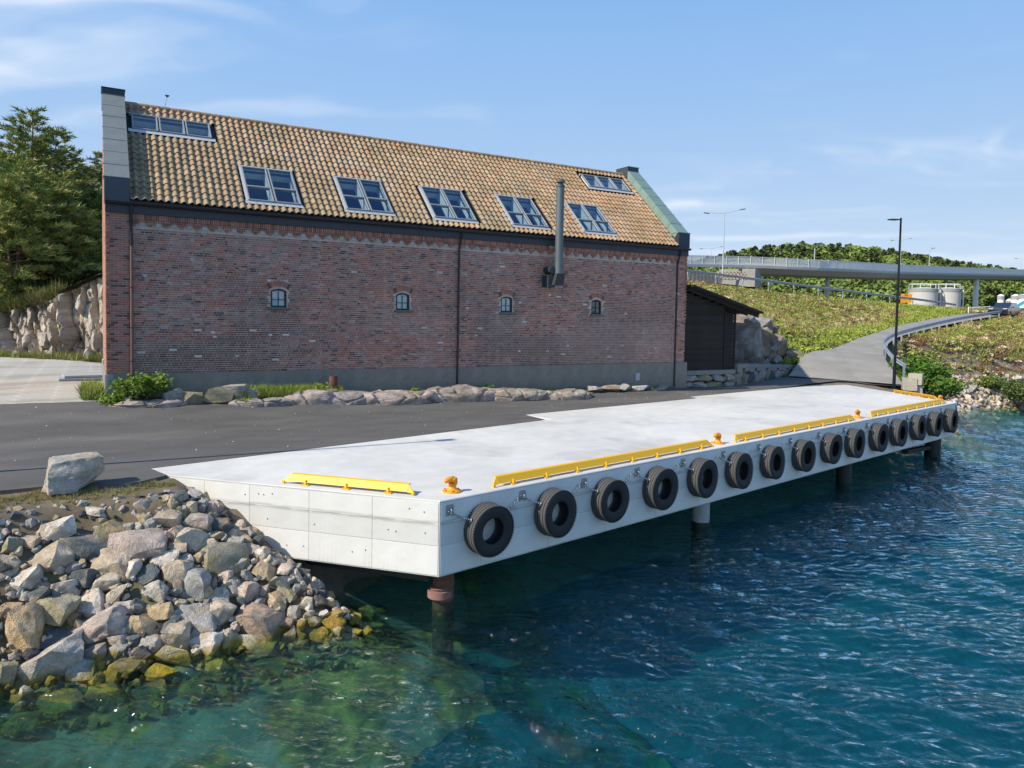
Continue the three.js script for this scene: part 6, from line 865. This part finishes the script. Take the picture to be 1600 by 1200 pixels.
  for (let i = 0; i < 5200; i++) { const u = 0.1 + 0.85 * r(), v = r() * r() * 0.5, a = tc.getPoint(u), p = a.clone().addScaledVector(BACK, -0.25 + 50 * v), y = a.y + 7.5 * Math.pow(v, 0.9) - 0.1, x = PPX + FOCAL * p.clone().sub(EYE).dot(RT) / depthOf(p.x, y, p.z); if (x > 96 && v < 0.10) continue; const s = 0.35 + 0.55 * r(), k = r(); under.push({ m: mat4(p.x, y, p.z, 0, r() * 6, 0, s, s * (0.6 + 0.8 * r()), s), c: mulc(k < 0.45 ? [0.16, 0.17, 0.035] : k < 0.75 ? [0.10, 0.13, 0.03] : [0.24, 0.21, 0.07], 0.6 + 0.6 * r()) }); }
  copies(scene, 'undergrowth', tuftG, needleM, under, 'bilberry and grass under the pines');
  // heather and grass on the road banks
  const heather = [], zone = (x, z) => { const d = depthOf(x, 1, z); if (d < 41 || x < 27) return false; return true; };
  const rl = new THREE.CatmullRomCurve3(ROAD_L, false, 'centripetal').getSpacedPoints(60), rr = new THREE.CatmullRomCurve3(ROAD_R, false, 'centripetal').getSpacedPoints(60), up = new THREE.CatmullRomCurve3(UPPER, false, 'centripetal').getSpacedPoints(50);
  const depthOfXZ = (p) => (p.x - EYE.x) * FW.x + (p.z - EYE.z) * FW.z, sideOf = (p) => (p.x - EYE.x) * RT.x + (p.z - EYE.z) * RT.z;
  const edgeAt = (line, d, lo) => { let best = line[0], bd = 1e9; for (const p of line) { const e = Math.abs(depthOfXZ(p) - d); if (e < bd) { bd = e; best = p; } } return sideOf(best); };
  const upAt = (s) => { let b = up[0], bd = 1e9; for (const p of up) { const e = Math.abs(sideOf(p) - s); if (e < bd) { bd = e; b = p; } } return depthOfXZ(b); };
  for (let i = 0; i < 90000 && heather.length < 36000; i++) {
    const d = 42 + 60 * Math.pow(r(), 0.8), s = -2 + 95 * r(), x = EYE.x + BACK.x * d + RT.x * s / Math.hypot(RT.x, RT.z), z = EYE.z + BACK.z * d + RT.z * s / Math.hypot(RT.x, RT.z); if (!zone(x, z)) continue;
    const ud = upAt(s); if (d > ud - 1.6) continue; if (d < 84) { const a = edgeAt(rl, d) - 0.35, b = edgeAt(rr, d) + 0.55; if (s > a && s < b) continue; } const sh = shoreDistance(x, z); if (ground(x, z) < -0.32) continue; if (x < 40 && z > -5 + (x - 30) * -0.3 && d < 45) continue;
    const y = ground(x, z) - 0.08, left = s < edgeAt(rl, Math.min(d, 84)), n = fbm2(x * 0.35, z * 0.35, 4, 61), lowEdge = left ? sstep(6, 1.5, edgeAt(rl, Math.min(d, 80)) - s) : 0, k = r(), sz = 0.30 + 0.40 * r();
    const g = [0.155, 0.185, 0.036], yg = [0.24, 0.235, 0.055], br = [0.17, 0.085, 0.045], sw = [0.36, 0.29, 0.17]; let c = k < 0.48 ? g : k < 0.70 ? yg : k < 0.86 ? br : sw; if (n > 0.55 && k > 0.35) c = k < 0.72 ? br : sw; if (r() < lowEdge) c = r() < 0.5 ? [0.22, 0.24, 0.04] : [0.17, 0.22, 0.035];
    heather.push({ m: mat4(x, y, z, (r() - 0.5) * 0.4, r() * 6, (r() - 0.5) * 0.4, sz, sz * (0.6 + 0.6 * r()), sz), c: mulc(c, 1.0 + 0.9 * r()) });
  }
  const clumpG = (() => { const L = new Leaves(), q = rngOf(14); for (let i = 0; i < 34; i++) { const a = q() * 6.283, t = q(), rr = 0.55 * Math.sqrt(t); L.leaf(Math.cos(a) * rr, 0.05 + 0.55 * (1 - t) * (0.5 + 0.5 * q()), Math.sin(a) * rr, 0.24, q, mulc([1, 1, 1], 0.6 + 0.6 * q())); } return L.geo(); })();
  copies(scene, 'heather_bank', clumpG, needleM, heather.filter((_, i) => i % 3), 'rounded heather clumps on the road banks');
  copies(scene, 'bank_grass', tuftG, needleM, heather.filter((_, i) => i % 3 === 0), 'thin grass between the heather on the road banks');
  // shrubs
  const green = [[0.115, 0.215, 0.030], [0.145, 0.245, 0.040], [0.085, 0.17, 0.025]];
  const sb = at(1444, 588, 43.2); broadleaf(sb.setY(ground(sb.x, sb.z)), 2.9, 1.95, 51, { name: 'leafy_shrub', category: 'shrub', label: 'dense bright green shrub below the curved guard rail', stems: 5, first: 0.30, leaves: 16000, size: 0.15, clump: 0.55, colors: green });
  const s2 = at(1592, 585, 50.5); broadleaf(s2.setY(ground(s2.x, s2.z)), 2.2, 1.7, 52, { name: 'leafy_shrub', category: 'shrub', label: 'duller green bush above the rubble shore at the right', stems: 4, first: 0.3, leaves: 7000, size: 0.15, clump: 0.5, colors: [[0.10, 0.155, 0.04], [0.13, 0.17, 0.05]] });
  const s3 = at(1548, 574, 52); broadleaf(s3.setY(ground(s3.x, s3.z)), 1.0, 1.1, 53, { name: 'leafy_shrub', category: 'shrub', label: 'small yellow green bush in the heather near the rubble', stems: 4, first: 0.3, leaves: 2600, size: 0.13, clump: 0.35, colors: [[0.17, 0.23, 0.05], [0.13, 0.19, 0.04]] });
  const bush = (px, py, z, H, R, n, seed, label) => { const p = onZ(px, py, z); p.y = yard(p.x, z); broadleaf(p, H, R, seed, { name: 'wall_plant', category: 'plant', label, group: 'wild plants at the foot of the warehouse', stems: 5, first: 0.3, leaves: n, size: 0.13, clump: 0.24, colors: [[0.17, 0.27, 0.035], [0.22, 0.30, 0.05], [0.12, 0.21, 0.03]] }); };
  bush(222, 615, 0.75, 1.05, 0.85, 2600, 61, 'leafy green bush against the plinth near the left corner'); bush(180, 627, 0.85, 0.35, 0.45, 700, 62, 'low clump of weeds at the warehouse corner'); bush(388, 606, 0.75, 0.45, 0.28, 500, 63, 'small leafy weed beside the grass tuft'); bush(500, 594, 0.6, 0.55, 0.30, 600, 64, 'pale green weed left of the rusty pipe'); bush(648, 604, 0.7, 0.35, 0.16, 260, 65, 'thin weed growing over the granite hump'); bush(760, 590, 0.5, 0.4, 0.25, 300, 66, 'dark weed at the foot of the wall'); bush(383, 622, 1.35, 0.3, 0.16, 200, 67, 'broad leaved weed at the asphalt edge');
  // grass
  const grass = []; const blade = (x, y, z, s, c) => grass.push({ m: mat4(x, y, z, (r() - 0.5) * 0.3, r() * 6, (r() - 0.5) * 0.3, s, s * (0.8 + 0.6 * r()), s), c: mulc(c, 0.7 + 0.5 * r()) });
  for (let i = 0; i < 900; i++) { const x = lerp(4.0, 7.4, r()), z = 0.35 + r() * 0.85; blade(x, yard(x, z) + 0.22 - 0.15 * Math.abs(z - 0.7), z, 0.16 + 0.14 * r(), r() < 0.7 ? [0.20, 0.28, 0.035] : [0.30, 0.29, 0.09]); }
  for (let i = 0; i < 500; i++) { const x = lerp(0.4, 23, r()), z = 0.2 + r() * 0.5; blade(x, yard(x, z) - 0.02, z, 0.10 + 0.12 * r(), r() < 0.6 ? [0.16, 0.22, 0.035] : [0.27, 0.25, 0.10]); }
  for (let i = 0; i < 1500; i++) { const x = lerp(-5, 1.1, r()), z = lerp(10.15, 11.5, r() * r()); const n = fbm2(x * 1.2, z * 1.2, 3, 71); if (n < 0.46) continue; blade(x, slopeH(x, z) - 0.01, z, 0.05 + 0.07 * r(), r() < 0.5 ? [0.24, 0.24, 0.07] : [0.34, 0.27, 0.13]); }
  for (let i = 0; i < 700; i++) { const u = r(), p = new THREE.CatmullRomCurve3(CLIFF_B).getPoint(0.15 + u * 0.7); blade(p.x + (r() - 0.5), 0.6, p.z + (r() - 0.2) * 0.8, 0.25 + 0.3 * r(), r() < 0.6 ? [0.20, 0.24, 0.04] : [0.28, 0.24, 0.09]); }
  for (let i = 0; i < 240; i++) { const x = -0.15 - r() * 0.5, z = -3 + r() * 3.4; blade(x, 0.6, z, 0.15 + 0.3 * r(), [0.26, 0.30, 0.06]); }
  copies(scene, 'grass', tuftG, needleM, grass, 'tufts of grass by the wall, the cliff and the bank');
  // soil of the planted strip
  structure('planting_strip', sheet(80, 6, (u, v) => { const x = lerp(0.3, 24.0, u), z = lerp(0.05, lerp(1.45, 0.6, u), v); return [x, yard(x, z) + 0.10 * Math.sin(Math.PI * Math.min(1, v * 1.15)) * (0.6 + 0.8 * fbm2(x * 1.5, z * 2, 3, 8)) - 0.03 * v, z]; }, (x, y, z) => mixc([0.10, 0.085, 0.06], [0.24, 0.19, 0.13], fbm2(x * 2, z * 2, 3, 3))), soilMat, 'dark earth between the asphalt and the warehouse plinth');
  // the wooded hill behind the bridge
  const crown = (seed, kind) => { const q = rngOf(seed), L = new Leaves(); for (let i = 0; i < 520; i++) { const t = q(), a = q() * 6.283; let x, y, z; if (kind === 'cone') { y = t; const w = 0.34 * (1 - t) * (0.55 + 0.6 * q()) + 0.02; x = Math.cos(a) * w; z = Math.sin(a) * w; } else { const e = Math.acos(2 * t - 1), w = 0.36 + 0.14 * q() + 0.07 * Math.sin(a * 3 + seed); x = Math.cos(a) * Math.sin(e) * w; y = 0.55 + Math.cos(e) * 0.44; z = Math.sin(a) * Math.sin(e) * w; } const g = (0.7 + 0.6 * q()); L.leaf(x, y, z, kind === 'cone' ? 0.10 : 0.115, q, [g, g, g]); } for (let i = 0; i < 6; i++) L.needle(0, 0, 0, 0, 1, 0, 0.6, 0.05, q, [0.6, 0.4, 0.3]); return L.geo(); };
  const forms = [crown(1, 'cone'), crown(2, 'ball'), crown(3, 'ball'), crown(4, 'cone')], wood = [[], [], [], []];
  const skyline = [[900, 425], [1040, 425], [1085, 416], [1110, 408], [1150, 400], [1200, 393], [1240, 389], [1290, 391], [1340, 393], [1390, 398], [1430, 405], [1480, 415], [1540, 424], [1600, 428], [1750, 430], [1950, 436]];
  const skyAt = (px) => { for (let i = 0; i + 1 < skyline.length; i++) if (px <= skyline[i + 1][0]) return lerp(skyline[i][1], skyline[i + 1][1], (px - skyline[i][0]) / (skyline[i + 1][0] - skyline[i][0])); return 432; };
  const hillY = (px, d) => { const foot = 4, crest = at(px, skyAt(px) + 27, 340).y, t = sstep(195, 335, d); return lerp(foot, Math.max(crest, 6), t); };
  const hillG = sheet(90, 26, (u, v) => { const px = lerp(850, 2000, u), d = lerp(185, 420, v), p = at(px, 500, d); return [p.x, hillY(px, d) - 1.2, p.z]; });
  structure('wooded_hill', hillG, std([0.045, 0.065, 0.02], 1), 'hill behind the bridge');
  for (let i = 0; i < 4200; i++) { const px = lerp(880, 1980, r()), d = lerp(190, 372, Math.pow(r(), 0.75)), p = at(px, 500, d), y = hillY(px, d) - 1.0, con = r() < (d > 285 ? 0.5 : 0.16), h = con ? 7 + 4 * r() : 6 + 4.5 * r(), f = con ? (r() < 0.5 ? 0 : 3) : (r() < 0.5 ? 1 : 2), w = h * (0.8 + 0.3 * r()); const c = con ? [0.085, 0.115, 0.04] : r() < 0.5 ? [0.13, 0.19, 0.04] : [0.16, 0.21, 0.045]; wood[f].push({ m: mat4(p.x, y, p.z, 0, r() * 6, 0, w, h, w), c: mulc(c, 0.75 + 0.5 * r()) }); }
  for (let i = 0; i < 420; i++) { const px = lerp(1150, 1640, r()), d = lerp(205, 235, r()), p = at(px, 500, d), h = 5 + 4 * r(), f = r() < 0.2 ? 0 : 1 + Math.floor(r() * 2);  wood[f].push({ m: mat4(p.x, 3.4, p.z, 0, r() * 6, 0, h, h, h), c: mulc([0.14, 0.21, 0.04], 0.6 + 0.6 * r()) }); }
  forms.forEach((f, i) => copies(scene, 'far_wood', f, needleM, wood[i], ['spruces of the far wooded hill', 'leafy trees of the far wooded hill', 'leafy trees of the far wooded hill', 'pines of the far wooded hill'][i]));
}
renderer.render(scene, camera);
